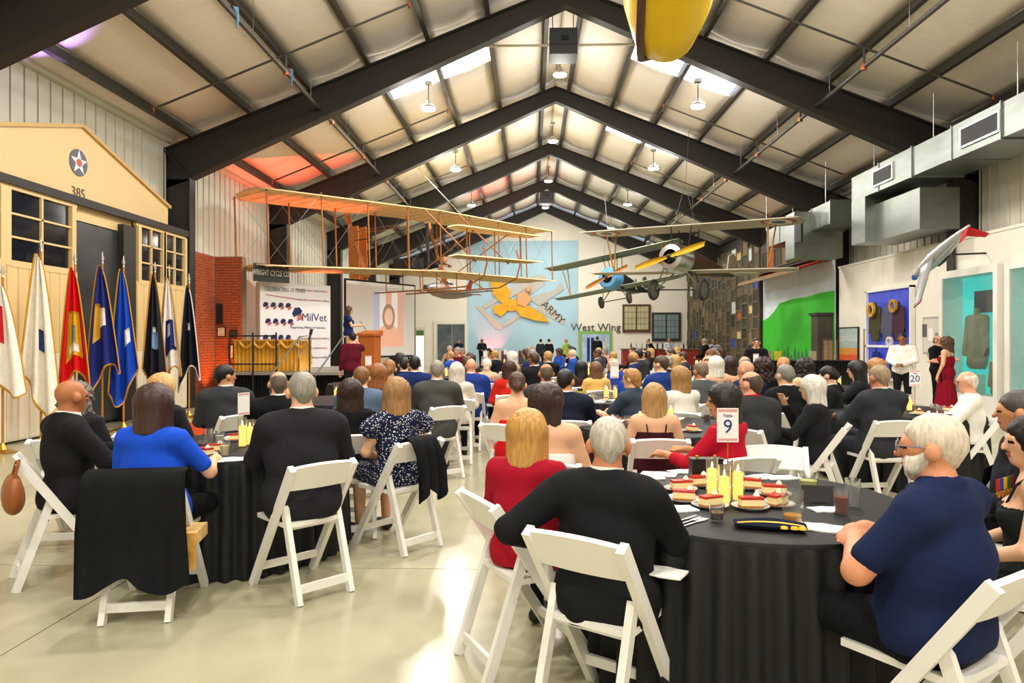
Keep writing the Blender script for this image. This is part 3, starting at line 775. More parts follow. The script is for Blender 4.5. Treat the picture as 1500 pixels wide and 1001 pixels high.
sit(968, 521, 9.2, 'man with glasses in royal blue uniform jacket', 25, hair='short', hairc='#4d3a2c', top='#23387a', yaw=25)
sit(1026, 530, 8.2, 'man with cropped greying hair in grey suit', 22, hair='short', hairc='#7d6a58', top='#55575a', sk='red')
sit(873, 530, 10.2, 'woman with light brown hair in pale yellow dress', 12, hair='long', hairc='#6d4b33', garment='blouse', sex='f', top='#e3b565')
sit(851, 531, 10.95, 'woman with smooth black bob next to pale yellow dress', 12, hair='bob', hairc='#1a1313', garment='blouse', sex='f', top='#3b2a2a')
sit(911, 524, 10.8, 'white-haired man in cobalt suit leaning forward', 50, hair='fringe', hairc='#c9c2b8', top='#1f3f9a', lean=.25, sk='pink')
sit(1048, 522, 9.6, 'woman with shoulder-length white hair in black dress', 20, hair='bob', hairc='#e2ddd2', garment='strap', sex='f', top='#1b1b1e')
sit(1069, 522, 10.1, 'woman with long dark hair in sleeveless top', 22, hair='long', hairc='#2b1b16', garment='strap', sex='f', top='#7f6a55')
sit(1093, 528, 8.2, 'bald man in navy jacket with glasses', 28, hair='bald', top='#1f2740', sk='pink', yaw=15)
sit(1117, 525, 9.15, 'woman with curly dark red hair in black top', 20, hair='curly', hairc='#33191a', garment='blouse', sex='f', top='#19191b')
sit(1150, 534, 7.15, 'grey-haired man in black suit with slim build', 20, hair='short', hairc='#85817a', top='#1b1b1d', armR='table', cface=-44)
sit(1190, 550, 6.05, 'elderly woman with white bob in black cardigan', 60, hair='bob', hairc='#d8d4cb', garment='sweater', sex='f', top='#1f1f23', bottom='#d9d2cc', armR='drink', armL='table')
sit(1178, 526, 9.6, 'woman with dark curls in beige top', 25, hair='curly', hairc='#241816', garment='blouse', sex='f', top='#d6b48c')
sit(1148, 522, 10.8, 'bald guest in grey shirt by the green mural', 40, hair='bald', garment='tee', top='#6a6a6a', sk='tan', yaw=20)
sit(1215, 537, 8.0, 'woman with dark updo in black blazer looking down', 62, hair='updo', hairc='#1d1512', top='#1d1d20', sex='f', nod=.5, chlabel='white folding chair behind the small black table skirt')
sit(1288, 535, 6.5, 'sandy-grey-haired man in charcoal suit with crossed leg', 14, hair='short', hairc='#9a8468', top='#33353b', bottom='#30333b', sk='red', fat=1.12, cross=True, cface=6, armR='table')
sit(1255, 528, 8.6, 'woman with black hair in black jacket drinking', 60, hair='bob', hairc='#17110f', garment='sweater', sex='f', top='#202024', armR='drink')
sit(1283, 525, 8.9, 'woman with strawberry blonde bob in plum top', 55, hair='bob', hairc='#a97745', garment='blouse', sex='f', top='#54202c')
ws = sit(1417, 543, 7.0, 'elderly man with glasses in white dress shirt', 62, hair='fringe', hairc='#d9d6cf', garment='shirt', top='#efece5', bottom='#2c2c30', sk='pink', yaw=10, armR='table', fat=1.1)
po = sit(1366, 607, 2.42, 'heavy white-bearded man in navy polo shirt', 36, hair='short', hairc='#d9cab8', garment='tee', top='#1b2547', bottom='#15161a', sk='#d8936f', fat=1.34, armR='crossed', yaw=22, cface=34, chlabel='white folding chair under the man in navy polo')
sit(1492, 572, 3.75, 'short-haired man in dark uniform by the medals', 60, hair='short', hairc='#4a4440', top='#20222b', sk='tan')
md = sit(1512, 610, 2.95, 'woman with long black hair and bare arm', 55, hair='long', hairc='#120d0d', garment='strap', sex='f', top='#1e2423', bottom='#1e2423', yaw=15)
# ------------------------------------------------------------------ crowd towards the back: heads close together
HC = [('brown', '#4a3022'), ('black', '#17110f'), ('grey', '#8e8a84'), ('blonde', '#b88f55'), ('white', '#dcd6ca'), ('auburn', '#7a4426')]
TC = [('black', '#1a1a1c'), ('navy', '#1f2b55'), ('charcoal', '#3a3c40'), ('red', '#b81e24'), ('cream', '#e6d8bd'), ('blue', '#2b4fa5'), ('burgundy', '#5c1624'), ('teal', '#1f6d75'), ('green', '#3a6a38')]
k = 0
placed = []
for d in (11.2, 12.4, 13.6, 14.8, 16.2, 17.6, 19.2, 21, 23):
    n = 9 if d < 14 else 8
    for j in range(n):
        lo_, hi_ = (665, 1110) if d < 14 else (640, 1075)
        px = lo_+(hi_-lo_)*(j+.5)/n+rnd.uniform(-14, 14)
        dd = d+rnd.uniform(-.35, .35)
        if any(abs(px-q) < 17*(12/dd) and abs(dd-e) < .9 for q, e in placed): continue
        p = at(px, 498, dd)
        if any((p.x-o_.location.x)**2+(p.y-o_.location.y)**2 < .58**2 for o_ in PEOPLE): continue
        if any((p.x-a)**2+(p.y-b)**2 < .95**2 for a, b in TABLES): continue
        placed.append((px, dd))
        hn, hcol = HC[rnd.choice([0, 0, 1, 1, 2, 3, 3, 4, 5])]; fem = rnd.random() < .5
        hs = rnd.choice(['bob', 'long', 'wavy', 'updo']) if fem else rnd.choice(['short', 'short', 'short', 'fringe'])
        tn, tc_ = TC[rnd.choice([0, 0, 1, 2, 2, 3, 4, 5, 6, 7, 8])] if fem else TC[rnd.choice([0, 0, 1, 1, 2, 2, 5])]
        gar = rnd.choice(['blouse', 'strap', 'blouse']) if fem else 'suit'
        hw = {'bob': 'chin-length', 'long': 'long', 'wavy': 'wavy', 'updo': 'pinned-up', 'short': 'short', 'fringe': 'thinning'}[hs]
        lab = 'seated %s with %s %s hair in %s %s' % ('woman' if fem else 'man', hw, hn, tn, {'blouse': 'top', 'strap': 'thin-strapped dress', 'suit': 'suit'}[gar])
        fa = aim(p)+rnd.uniform(-18, 18); chair(p, fa, 'white folding chair under a guest in the back rows', 'white folding chairs in the back rows')
        person(lab+' in the back rows', p, fa, top=tc_, hairc=hcol, sk=rnd.choice(['light', 'tan', 'pink', 'light', 'brown']), h=.026, garment=gar, hair=hs, sex='f' if fem else 'm', group='seated crowd in the back rows', scale=rnd.uniform(.96, 1.03), bottom='#1a1a1e' if not fem else tc_)
# ------------------------------------------------------------------ people on their feet
def stand(px, py, d, label, face, z=0., h=.02, **kw):
    p = at(px, 498, d); zt = CAMZ-(py-498)/1000*d-z
    return person(label, p, face, z=z, scale=max(.9, min(1.08, zt/1.77)), h=h, pose='stand', **kw)
stand(1386, 498, 13.2, 'woman with curly brown hair in maroon gown', 35, hair='curly', hairc='#5a3a25', garment='gown', sex='f', top='#8a1226', armR='chat', armL='hang', h=.016)
stand(1374, 492, 14.0, 'man in black polo talking with the maroon gown', -150, hair='fringe', hairc='#7a5a40', garment='tee', top='#1a1a1c', sk='pink', armR='chat')
stand(1322, 488, 13.5, 'man in white sweater standing by blue display window', 140, hair='short', hairc='#15100e', garment='sweater', top='#efebe2', bottom='#1b1b1e', sk='brown', armR='clasp', h=.016)
stand(1108, 498, 14.5, 'man in black shirt and red tie standing by counter', 165, hair='short', hairc='#3a2a20', garment='shirt', top='#19191b', sk='pink', armR='clasp')
stand(1032, 499, 22, 'grey-haired man in black standing near crate wall', 60, hair='short', hairc='#8c8a86', top='#1b1b1d', sk='red')
stand(1046, 498, 24, 'man in grey suit and red tie near crate wall', 150, hair='short', hairc='#2a1d16', top='#7d8794', shirt='#b3202a', sk='brown', armR='hang')
stand(980, 496, 35, 'man in pale blue shirt behind the bar', 180, hair='fringe', hairc='#6a5240', garment='shirt', top='#c3ccd2', sk='red')
stand(958, 505, 34, 'person in black stooping at the bar', 100, hair='short', hairc='#241a14', garment='shirt', top='#1b1b1d', lean=.5)
stand(875, 493, 37, 'man in black suit in the green doorway', 170, hair='short', hairc='#120e0c', top='#18181a', sk='dark', armR='hang')
stand(706, 499, 36, 'person in black uniform by the red uplight', 180, hair='short', hairc='#2a1d16', garment='shirt', top='#1a1a1e', sk='brown', armR='clasp')
stand(672, 498, 34, 'person in dark polo by the tall display case', 175, hair='short', hairc='#1c1411', garment='tee', top='#1d2530', sk='tan', armR='clasp')
for q, (px, lab) in enumerate(((792, 'standing guest in charcoal beanie by sky mural'), (804, 'standing guest with dark bun by sky mural'), (829, 'standing guest with blond hair and lime top by sky mural'))):
    stand(px, 502, 33, lab, 20*q-10, hair=['short', 'bun', 'pixie'][q], hairc=['#1c1a1a', '#2a1a14', '#b58e50'][q], garment='blouse', sex='f', top=['#2b2d33', '#1b1b1d', '#8fae4a'][q], armR='hang')
# ================================================================== left side: hangar front with sliding doors
M_cream = mat('cream_paint', '#e6c78c', .5, var=.04, scale=2); M_creamlow = mat('white_paint', '#efe4cb', .5, var=.04, scale=2)
M_dark = mat('dark_panel', '#231f1d', .5, var=.1); M_pane = mat('dark_glass', '#141a26', .08, var=.3, scale=1.2, spec=.8)
FX = -7.85
hf = struct(thing('hangar_front', None, None)); 
def yz(poly, x0, t): return MB().prism(poly, t, Matrix(((0, 0, 1, x0), (1, 0, 0, 0), (0, 1, 0, 0), (0, 0, 0, 1))))
yz([(8.85, 3.9), (14.55, 3.9), (14.55, 4.42), (11.7, 5.27), (8.85, 4.42)], FX-.12, .12).build('gable_board', M_cream, hf)
for a, b in (((8.8, 4.42), (11.7, 5.29)), ((11.7, 5.29), (14.6, 4.42))):
    MB().bar((FX-.02, a[0], a[1]), (FX-.02, b[0], b[1]), .14, .06).build('gable_trim', mat('cream_trim', '#cfa864', .5, var=.05), hf)
MB().box(FX-.4, FX-.05, 8.85, 15.2, 0, 3.95).build('back_panel', M_dark, hf)
MB().bar((FX+.1, 6.5, 3.93), (FX+.1, 15.25, 3.93), .1, .13).build('door_track', M_steel, hf)
MB().box(FX-.05, FX+.0, 11.0, 13.2, 3.62, 3.9).build('header_board', M_cream, hf)
def sliding_door(name, ya, yb, split, cols):
    t = struct(thing(name, None, None))
    x0 = FX+.03; x1 = FX+.10
    MB().box(x0, x1, ya, yb, .03, 1.33).build('lower_panel', M_creamlow, t)
    n = int((yb-ya)/.22)
    for k in range(n): MB().box(x1, x1+.012, ya+(yb-ya)*k/n+.01, ya+(yb-ya)*(k+1)/n-.01, .05, 1.32).build('board', M_creamlow, t)
    MB().box(x0, x1, ya, yb, 1.33, 2.70).build('upper_panel', M_cream, t)
    for k in range(n): MB().box(x1, x1+.012, ya+(yb-ya)*k/n+.01, ya+(yb-ya)*(k+1)/n-.01, 1.34, 2.66).build('board', M_cream, t)
    MB().box(x0, x1, ya, yb, 3.80, 3.9).build('top_rail', M_cream, t)
    for (a, b) in split:
        MB().box(x0, x1+.02, a-.1, a, 2.66, 3.82).build('stile', M_cream, t); MB().box(x0, x1+.02, b, b+.1, 2.66, 3.82).build('stile', M_cream, t)
        MB().box(x0, x1+.02, a, b, 2.64, 2.74).build('sill', M_cream, t)
        for i in range(cols):
            for j in range(3):
                MB().box(x0+.02, x0+.03, a+(b-a)*i/cols+.02, a+(b-a)*(i+1)/cols-.02, 2.76+.35*j, 2.76+.35*(j+1)-.03).build('pane', M_pane, t)
        for i in range(1, cols): MB().box(x0+.03, x1, a+(b-a)*i/cols-.02, a+(b-a)*i/cols+.02, 2.74, 3.8).build('muntin', M_cream, t)
        for j in range(1, 3): MB().box(x0+.03, x1, a, b, 2.745+.35*j-.015, 2.745+.35*j+.015).build('muntin', M_cream, t)
sliding_door('door_1', 7.6, 11.45, [(8.3, 9.75), (9.95, 11.3)], 2); sliding_door('door_2', 13.2, 15.15, [(13.35, 14.15), (14.28, 15.05)], 2)
po_ = tag(MB().box(FX-.03, FX+.0, 11.5, 12.75, .05, 3.6).build('photo_panel', mat('black_photo', '#3a3a3c', .3, var=.9, scale=1.4)), 'tall black and white photo panel between the hangar doors', 'poster')
MB().box(FX-.02, FX+.12, 12.75, 13.15, 0, 3.75).build('steel_post', M_steel, hf)
# insignia and building number
Mi = frame_m((FX+.004, 11.62, 4.62), (0, 1, 0), (0, 0, 1))
ins = thing('star_insignia', 'round blue insignia with white star and red centre', 'sign', Mi.translation); 
Mi0 = Mi.copy(); Mi0.translation = (0, 0, 0)
MB().prism([(.23*math.cos(k*math.pi/16), .23*math.sin(k*math.pi/16)) for k in range(32)], .01, Mi0).build('disc', painted('#4b5262'), ins)
MB().prism([((.22 if k % 2 == 0 else .085)*math.sin(k*math.pi/5), (.22 if k % 2 == 0 else .085)*math.cos(k*math.pi/5)) for k in range(10)][::-1], .016, Mi0).build('star', painted('#f2efe6'), ins)
MB().prism([(.07*math.cos(k*math.pi/10), .07*math.sin(k*math.pi/10)) for k in range(20)], .02, Mi0).build('centre', painted('#c8402e'), ins)
tag(text('385', .25, frame_m((FX+.006, 11.62, 4.09), (0, 1, 0), (0, 0, 1)), painted('#5a4a34'), 'building_number'), 'brown stencilled building number 385', 'sign')
# ------------------------------------------------------------------ flags on stands
M_fringe = mat('gold_fringe', '#c8921f', .6, var=.3, scale=60); M_spear = metal('#d9d9dc', .25)
def flag(px, pyb, pytop, label, cols, emblem=None, width=.55, fringe=True, cord='#c8921f', dark=False, low=.9):
    """cols: main cloth colour; emblem: (colour, height fraction, size)"""
    d = 1550/(pyb-498); b = at(px, pyb, d); H = CAMZ-(pytop-498)/1000*d
    t = thing('flag', label, 'flag', (b.x, b.y, 0), R(20))
    MB().lathe([(0, 0), (.17, 0), (.17, .015), (.06, .05), (.035, .10), (.02, .14)], 20).build('stand_base', M_gold, t, True)
    MB().tube([(0, 0, .05), (0, 0, H-.2)], .016, 8).build('pole', wood('#b07a35'), t, True)
    MB().lathe([(0, 0), (.018, .0), (.02, .03), (.010, .05), (.03, .09), (.0, .22)], 8, (0, 0, H-.22), sy=.5).build('spear_tip', M_spear, t, True)
    n, m = 26, 22; top = H-.24; bot = low; P = []; rs = random.Random(int(px))
    ph = rs.uniform(0, 6)
    for j in range(m+1):
        v = j/m; w = width*(.10+.9*v**.75); row = []
        for i in range(n+1):
            u = i/n
            fold = math.sin(u*15+ph)*(.055*(.35+v)); zz = top-(top-bot)*v*(1-.16*math.sin(u*4+ph)*v)-.10*u*(1-v)
            row.append(Vector((-.02+w*(u-.42)*1.05, -.05-fold-.05*v, zz)))
        P.append(row)
    cl = MB().sheet(P, .006)
    c = cl.build('flag_cloth', cloth(cols, .6), t, 'all')
    if fringe:
        MB().tube([P[m][i]+Vector((0, 0, -.015)) for i in range(n+1)], .016, 6).build('fringe', M_fringe if not dark else cloth('#e8e6e0'), t, True)
        MB().tube([P[j][n]+Vector((.01, 0, 0)) for j in range(m+1)], .011, 6).build('fringe', M_fringe if not dark else cloth('#e8e6e0'), t, True)
        MB().tube([P[j][0]+Vector((-.01, 0, 0)) for j in range(m+1)], .014, 6).build('fringe', M_fringe if not dark else cloth('#e8e6e0'), t, True)
    if emblem:
        ecol, ev, es = emblem
        # emblem worked into the cloth: patch that follows the folds
        es *= 1.3; j0, j1 = max(0, int(m*(ev-es))), min(m, int(m*(ev+es))); i0, i1 = 5, 22
        for q, (ca, a, b_, c0, c1) in enumerate(ecol):
            Q = [[P[j][i]+Vector((0, -.02-.004*q, 0)) for i in range(int(i0+(i1-i0)*c0), int(i0+(i1-i0)*c1)+1)] for j in range(int(j0+(j1-j0)*a), min(m, int(j0+(j1-j0)*b_))+1)]
            if len(Q) > 1 and len(Q[0]) > 1: MB().sheet(Q, .002).build('emblem', cloth(ca, .6), t, 'all')
    return t
flag(4, 664, 385, 'white flag with red emblem and gold fringe', '#efe9df', ([('#c4202a', 0, 1, 0, .6), ('#e0b040', .4, .8, .1, .4)], .42, .14), .5, low=1.0)
flag(60, 655, 348, 'white flag with gold fringe and small blue emblem', '#efe8da', ([('#3a4a8c', .2, .8, .5, .8)], .62, .06), .42, low=.78)
flag(110, 648, 368, 'scarlet flag with gold eagle and globe emblem', '#d8141c', ([('#d9a520', 0, 1, .1, .9), ('#8a8c90', .3, .7, .3, .7), ('#efe6d0', .75, .9, .2, .8)], .62, .17), .42, low=.8)
flag(150, 634, 368, 'navy blue flag with gold fringe beside scarlet flag', '#26307c', ([('#d0a030', 0, 1, 0, .4), ('#e8e4da', .2, .8, .4, .8)], .5, .12), .5, low=.85)
flag(181, 630, 374, 'royal blue flag with gold fringe', '#1c48b8', ([('#dfe4ea', .2, .8, .7, 1)], .6, .08), .42, low=.75)
flag(227, 620, 383, 'black flag with silver-blue delta emblem', '#23242c', ([('#8fb0d8', .2, .8, .3, .9), ('#e8eaee', .1, .3, .4, .7)], .6, .1), .36, low=.8)
flag(248, 618, 388, 'white flag with blue round seal', '#ece8e0', ([('#27326e', 0, 1, .2, .9), ('#e9e9ec', .25, .6, .4, .7), ('#27326e', 1.05, 1.15, .1, 1)], .58, .13), .40, low=.75)
flag(277, 612, 400, 'black flag with white edging next to brick wall', '#1c1f26', ([('#d8d8d8', .3, .6, .4, .7)], .5, .1), .38, dark=True, low=.75)
# red carpet runner
tag(MB().box(-6.35, -5.35, 9.4, 13.2, 0, .012).build('carpet_runner', cloth('#c2431f')), 'orange-red carpet runner in front of the flags', 'carpet')
# ------------------------------------------------------------------ brick shopfront corner
M_mortar = mat('mortar', '#8d7460', .9, var=.1); M_brick = mat('brick_clay', '#a4502c', .85, var=.35, scale=9, bump=.3)
bwall = struct(MB().box(-8.25, -7.93, 15.45, 16.9, 0, 3.64).box(-8.25, -7.25, 16.93, 17.2, 0, 3.64).build('wall_brick', M_mortar))
m = MB()
for r_ in range(53):
    z = r_*.0685+.004; off = .1 if r_ % 2 else 0
    for k in range(8):
        ya = 15.46+k*.205-off; yb = ya+.195
        if yb > 16.9: continue
        if ya < 15.45: ya = 15.45
        m.box(-7.935, -7.917+rnd.uniform(-.003, .003), ya, yb, z, z+.058)
    for k in range(5):
        xa = -7.92+k*.205-off; xb = xa+.195
        xa = max(xa, -7.92); xb = min(xb, -7.25)
        if xb-xa > .02: m.box(xa, xb, 16.91+rnd.uniform(-.003, .003), 16.94, z, z+.058)
o = m.build('brick', M_brick, bwall); o['kind'] = 'stuff'
for (x, z, w, h, c) in ((-7.75, 1.75, .22, .26, '#c7b79a'), (-7.45, 1.7, .18, .2, '#3a2c28'), (-7.8, 2.2, .16, .5, '#1c1a1a'), (-7.5, 1.25, .14, .36, '#d9c7b0')):
    f_ = thing('framed_photo', 'small framed picture on brick wall, '+{.22: 'pale square print', .18: 'dark square print', .16: 'tall black panel', .14: 'tall pale sheet'}[w], 'picture', (x, 16.9, z), 0, 'framed pictures on the brick wall')
    MB().box(-w/2, w/2, -.03, 0, -h/2, h/2).build('frame', M_dark, f_); MB().box(-w/2+.025, w/2-.025, -.035, -.03, -h/2+.025, h/2-.025).build('print', mat('print', c, .5, var=.5, scale=14), f_)
# ------------------------------------------------------------------ stage
M_deck = mat('stage_deck', '#9a938a', .6, var=.1); M_skirt = cloth('#141315')
st = thing('stage', 'low platform stage with black pleated skirt', 'stage', (0, 0, 0))
MB().box(-7.2, -3.3, 15.9, 19.6, .72, .79).build('deck', M_deck, st)
def pleats(a, b, z0, z1, n, amp, m_, name, parent):
    a = Vector(a); b = Vector(b); d = (b-a); nrm = Vector((d.y, -d.x, 0)).normalized(); N = n*6
    P = [[a+d*(k/N)+nrm*(amp*math.sin(k/6*2*math.pi))+Vector((0, 0, z)) for k in range(N+1)] for z in (z1, z0)]
    return MB().sheet(P, .006).build(name, m_, parent, 'all')
pleats((-7.2, 15.88, 0), (-3.3, 15.88, 0), .01, .72, 46, .018, M_skirt, 'stage_skirt', st); pleats((-3.28, 15.88, 0), (-3.28, 19.6, 0), .01, .72, 40, .018, M_skirt, 'stage_skirt', st)
for (x, y) in ((-7, 16.1), (-3.5, 16.1), (-7, 19.4), (-3.5, 19.4)): MB().box(x-.04, x+.04, y-.04, y+.04, 0, .72).build('leg', M_steel, st)
# gold draped drum riser
M_goldcloth = mat('gold_satin', '#d69a1c', .35, var=.25, scale=5, sheen=.3)
gd = thing('gold_draped_table', 'table draped in swagged gold satin on the stage', 'table', (0, 0, 0))
pleats((-7.1, 16.15, 0), (-5.55, 16.15, 0), .80, 1.52, 16, .035, M_goldcloth, 'drape', gd); pleats((-5.53, 16.15, 0), (-5.53, 17., 0), .80, 1.52, 9, .035, M_goldcloth, 'drape', gd)
MB().box(-7.12, -5.5, 16.12, 17., 1.52, 1.55).build('top', M_goldcloth, gd)
for k in range(5):
    c = -6.95+k*.33; MB().tube([(c+.33*q/8, 16.08, 1.50-.14*math.sin(math.pi*q/8)) for q in range(9)], .035, 6).build('swag', M_goldcloth, gd, True)
def railing(pts, label):
    t = thing('guard_rail', label, 'railing', (0, 0, 0))
    for p in pts: MB().tube([(p[0], p[1], 0 if len(p) < 3 else p[2]), (p[0], p[1], 1.72)], .022, 8).build('post', BLACK, t)
    for z in (.98, 1.64):
        for a, b in zip(pts, pts[1:]): MB().tube([(a[0], a[1], z), (b[0], b[1], z)], .018, 6).build('rail', BLACK, t)
railing([(-7.05, 15.78), (-6.5, 15.78), (-5.95, 15.78)], 'black pipe guard rail in front of the gold drape')
for i, x in enumerate((-5.75, -4.75)):
    t = thing('stair_handrail', 'sloping black handrail of stage steps '+('by the gold drape' if i == 0 else 'by the guitar'), 'railing')
    MB().tube([(x, 14.9, .75), (x+.42, 15.6, 1.62), (x+.55, 15.9, 1.65), (x+.55, 15.9, .79)], .02, 8).build('rail', metal('#6b6a68', .4), t, True); MB().tube([(x, 14.9, 0), (x, 14.9, .75)], .02, 8).build('post', metal('#6b6a68', .4), t)
# backdrop banner with a repeated shield pattern
bk = thing('backdrop_banner', 'white step and repeat banner reading MilVet', 'banner', (0, 0, 0))
A = at(381, 498, 17.4); B = at(484, 498, 19.); A.z = B.z = .80; ux = (B-A).normalized(); Lb = (B-A).length; nb = Vector((ux.y, -ux.x, 0))
def bm(u, z, off=.006): return frame_m(A+ux*(u*Lb/2.55)+Vector((0, 0, z))+nb*off, ux, (0, 0, 1))
M_ban = mat('banner_vinyl', '#eceaea', .5, var=.03, scale=2)
MB().box(0, Lb, -.0, .03, 0, 2.25, frame_m(A, ux, -nb)).build('banner_cloth', M_ban, bk)
MB().box(-.55, 0, .0, .03, 0, 2.25, frame_m(A, Vector((.55, -.84, 0)), Vector((.84, .55, 0)))).build('banner_return', M_ban, bk)
navy = painted('#232a55'); redp = painted('#c0282d'); grey = painted('#55555a'); 
text('CELEBRATING 10 YEARS', .16, bm(.86, 2.06), grey, 'headline', bk, .002, sx=.68); MB().prism([(-.45, .0), (.55, -.09), (.55, -.11), (-.45, -.015)], .004, bm(.72, 1.92)).build('red_stroke', redp, bk)
text('MilVet', .30, bm(1.92, 1.35), navy, 'brand_word', bk, .002); text('Supporting Military & Veterans', .085, bm(1.7, 1.08), navy, 'tagline', bk, .002)
def shield(u, z, s):
    MB().prism([(-.5*s, .1*s), (-.3*s, .5*s), (.1*s, .55*s), (.35*s, .3*s), (.2*s, 0), (-.1*s, -.05*s), (-.35*s, -.2*s)][::-1], .004, bm(u, z)).build('shield_mark', navy, bk)
    for q in range(3): MB().prism([(-.1*s, -.1*s-.14*s*q), (.5*s-.08*q*s, .05*s-.14*s*q), (.5*s-.08*q*s, -.03*s-.14*s*q), (-.1*s, -.18*s-.14*s*q)][::-1], .005, bm(u, z)).build('shield_stripe', redp, bk)
shield(1.32, 1.42, .36)
for r_ in range(4):
    for c_ in range(4): shield(.2+.26*c_+.08*(r_ % 2), 1.62-.42*r_, .19)
for r_ in range(8):
    for c_ in range(5):
        z = 2.08-.26*r_
        if 1.0 < z < 1.65: continue
        text('MilVet', .075, bm(1.38+.23*c_+.08*(r_ % 2), z), navy if (r_+c_) % 2 else redp, 'small_mark', bk, .001)
# shop sign
sg = thing('shop_sign', 'dark sign board reading WRIGHT CYCLE CO.', 'sign', (0, 0, 0))
sA = at(371, 397, 16.9); sB = at(422, 402, 17.6); sB.z = sA.z
su = (sB-sA).normalized(); sn = Vector((su.y, -su.x, 0))
MB().box(0, (sB-sA).length, -.25, .2, 0, .03, frame_m(sA, su, (0, 0, 1))).build('board', painted('#3a3d3d'), sg)
text('WRIGHT CYCLE CO.', .2, frame_m((sA+sB)/2+sn*.04+Vector((0, 0, -.03)), su, (0, 0, 1)), painted('#f2f0ea'), 'lettering', sg, .004, sx=.55)
shop = struct(MB().box(-8.2, -7.75, 17.3, 19.5, 0, 3.2).build('wall_shopfront', M_white))
# lectern and speaker
lc = thing('lectern', 'honey-coloured wooden lectern on the stage', 'lectern', (-4.02, 16.9, .79), R(-14)); lc.scale = (.9, .9, .86)
M_lec = wood('#b5622a', .4)
MB().prism([(-.24, -.2), (.24, -.2), (.24, .2), (-.24, .2)], 1.0).build('body', M_lec, lc)
MB().add([(-.28, -.26, 1.0), (.28, -.26, 1.0), (.28, .26, 1.0), (-.28, .26, 1.0), (-.28, -.26, 1.06), (.28, -.26, 1.06), (.28, .26, 1.16), (-.28, .26, 1.16)], [(3, 2, 1, 0), (4, 5, 6, 7), (0, 1, 5, 4), (1, 2, 6, 5), (2, 3, 7, 6), (3, 0, 4, 7)]).build('reading_top', M_lec, lc)
MB().tube([(-.15, .1, 1.12), (-.2, .0, 1.32), (-.24, -.12, 1.42)], .008, 6).build('microphone', BLACK, lc)
stand(511, 459, 16.9, 'woman with long brown hair in navy dress at lectern', -70, z=.79, hair='long', hairc='#4a2c1c', garment='flutter', sex='f', top='#1f2a5c', bottom=SK['light'], armR='chat', h=.018)
stand(516, 487, 14.2, 'man in maroon shirt filming beside the stage', 30, hair='short', hairc='#1a1412', garment='shirt', top='#5e1626', sk='pink', armR='camera', armL='hang', bottom='#1c1c20')
# guitar on stand
gt = thing('guitar', 'acoustic guitar leaning on a stand on stage', 'guitar', at(442, 540, 17.2).to_tuple()[:2]+(.80,), R(-10), rot=(R(-14), R(8), R(-10)))
body = [(0.19*math.cos(a)*(1-.22*math.exp(-((math.sin(a)-.25)/.2)**2)), .24+.24*math.sin(a)) for a in [2*math.pi*k/36 for k in range(36)]]
Mg = Matrix(((1, 0, 0, 0), (0, 0, 1, 0), (0, 1, 0, 0), (0, 0, 0, 1)))
MB().prism(body[::-1], .1, Mg).build('body', wood('#c98a3a', .3), gt); MB().box(-.028, .028, -.02, 0, .44, .92).build('neck', wood('#5a3320'), gt); MB().box(-.04, .04, -.02, .0, .92, 1.06).build('headstock', wood('#3a2418'), gt)
MB().lathe([(0, 0), (.05, 0), (.05, .004), (0, .004)], 18, M=Matrix.Translation((0, -.001, .32)) @ Matrix.Rotation(R(90), 4, 'X')).build('sound_hole', BLACK, gt)
# projection screen
ps = thing('projection_screen', 'large projection screen showing a woman before a flag', 'screen')
pA = at(507, 521, 21.4); pB = at(607, 521, 24.0); pA.z = pB.z = 1.02; pu = (pB-pA).normalized(); pn = Vector((pu.y, -pu.x, 0)); Lp = (pB-pA).length
def pm_(u, z, off): return frame_m(pA+pu*u+Vector((0, 0, z))+pn*off, pu, (0, 0, 1))
MB().box(-.06, Lp+.06, -.06, 2.46, -.03, 0, pm_(0, 0, -.005)).build('frame', BLACK, ps); MB().box(0, Lp, 0, 2.4, 0, .01, pm_(0, 0, 0)).build('screen_cloth', glow('#e6e2da', .25), ps)
u0 = Lp*.37
for k in range(5): MB().box(u0+k*.28, u0+k*.28+.28, .3, 2.15, 0, .012, pm_(0, 0, 0)).build('flag_stripe', glow(['#b9bfd6', '#f0eeea', '#e8b6a8', '#f3f0ea', '#e6b2a2'][k], .45), ps)
MB().prism([(u0+.05, .3), (u0+1.3, .3), (u0+1.25, .75), (u0+1., 1.0), (u0+.4, 1.0), (u0+.12, .75)], .014, pm_(0, 0, 0)).build('shoulders', glow('#f0b49a', .45), ps)
MB().prism([(u0+.7+.30*math.cos(a), 1.30+.44*math.sin(a)) for a in [2*math.pi*k/20 for k in range(20)]], .016, pm_(0, 0, 0)).build('hair_shape', glow('#b79480', .35), ps)
MB().prism([(u0+.7+.20*math.cos(a), 1.30+.29*math.sin(a)) for a in [2*math.pi*k/20 for k in range(20)]], .018, pm_(0, 0, 0)).build('face_shape', glow('#efc7ae', .45), ps)
for u in (.3, Lp-.3): MB().tube([pA+pu*u+Vector((0, 0, -1.02)), pA+pu*u], .03, 8).build('stand_leg', BLACK, ps)
spot((-7.55, 16.3, .1), (-7.9, 16.6, 2.5), 90, (1, .35, .08), 80); spot((-7.3, 16.4, .1), (-7.6, 16.93, 2.5), 60, (1, .35, .08), 80)
spot((-6.6, 20.6, 2.5), (-6.2, 19, 7), 900, (1, .08, .04), 75); spot((-7.5, 11.0, 5.5), (-7.6, 10.3, 6.4), 110, (.45, .25, 1), 90)
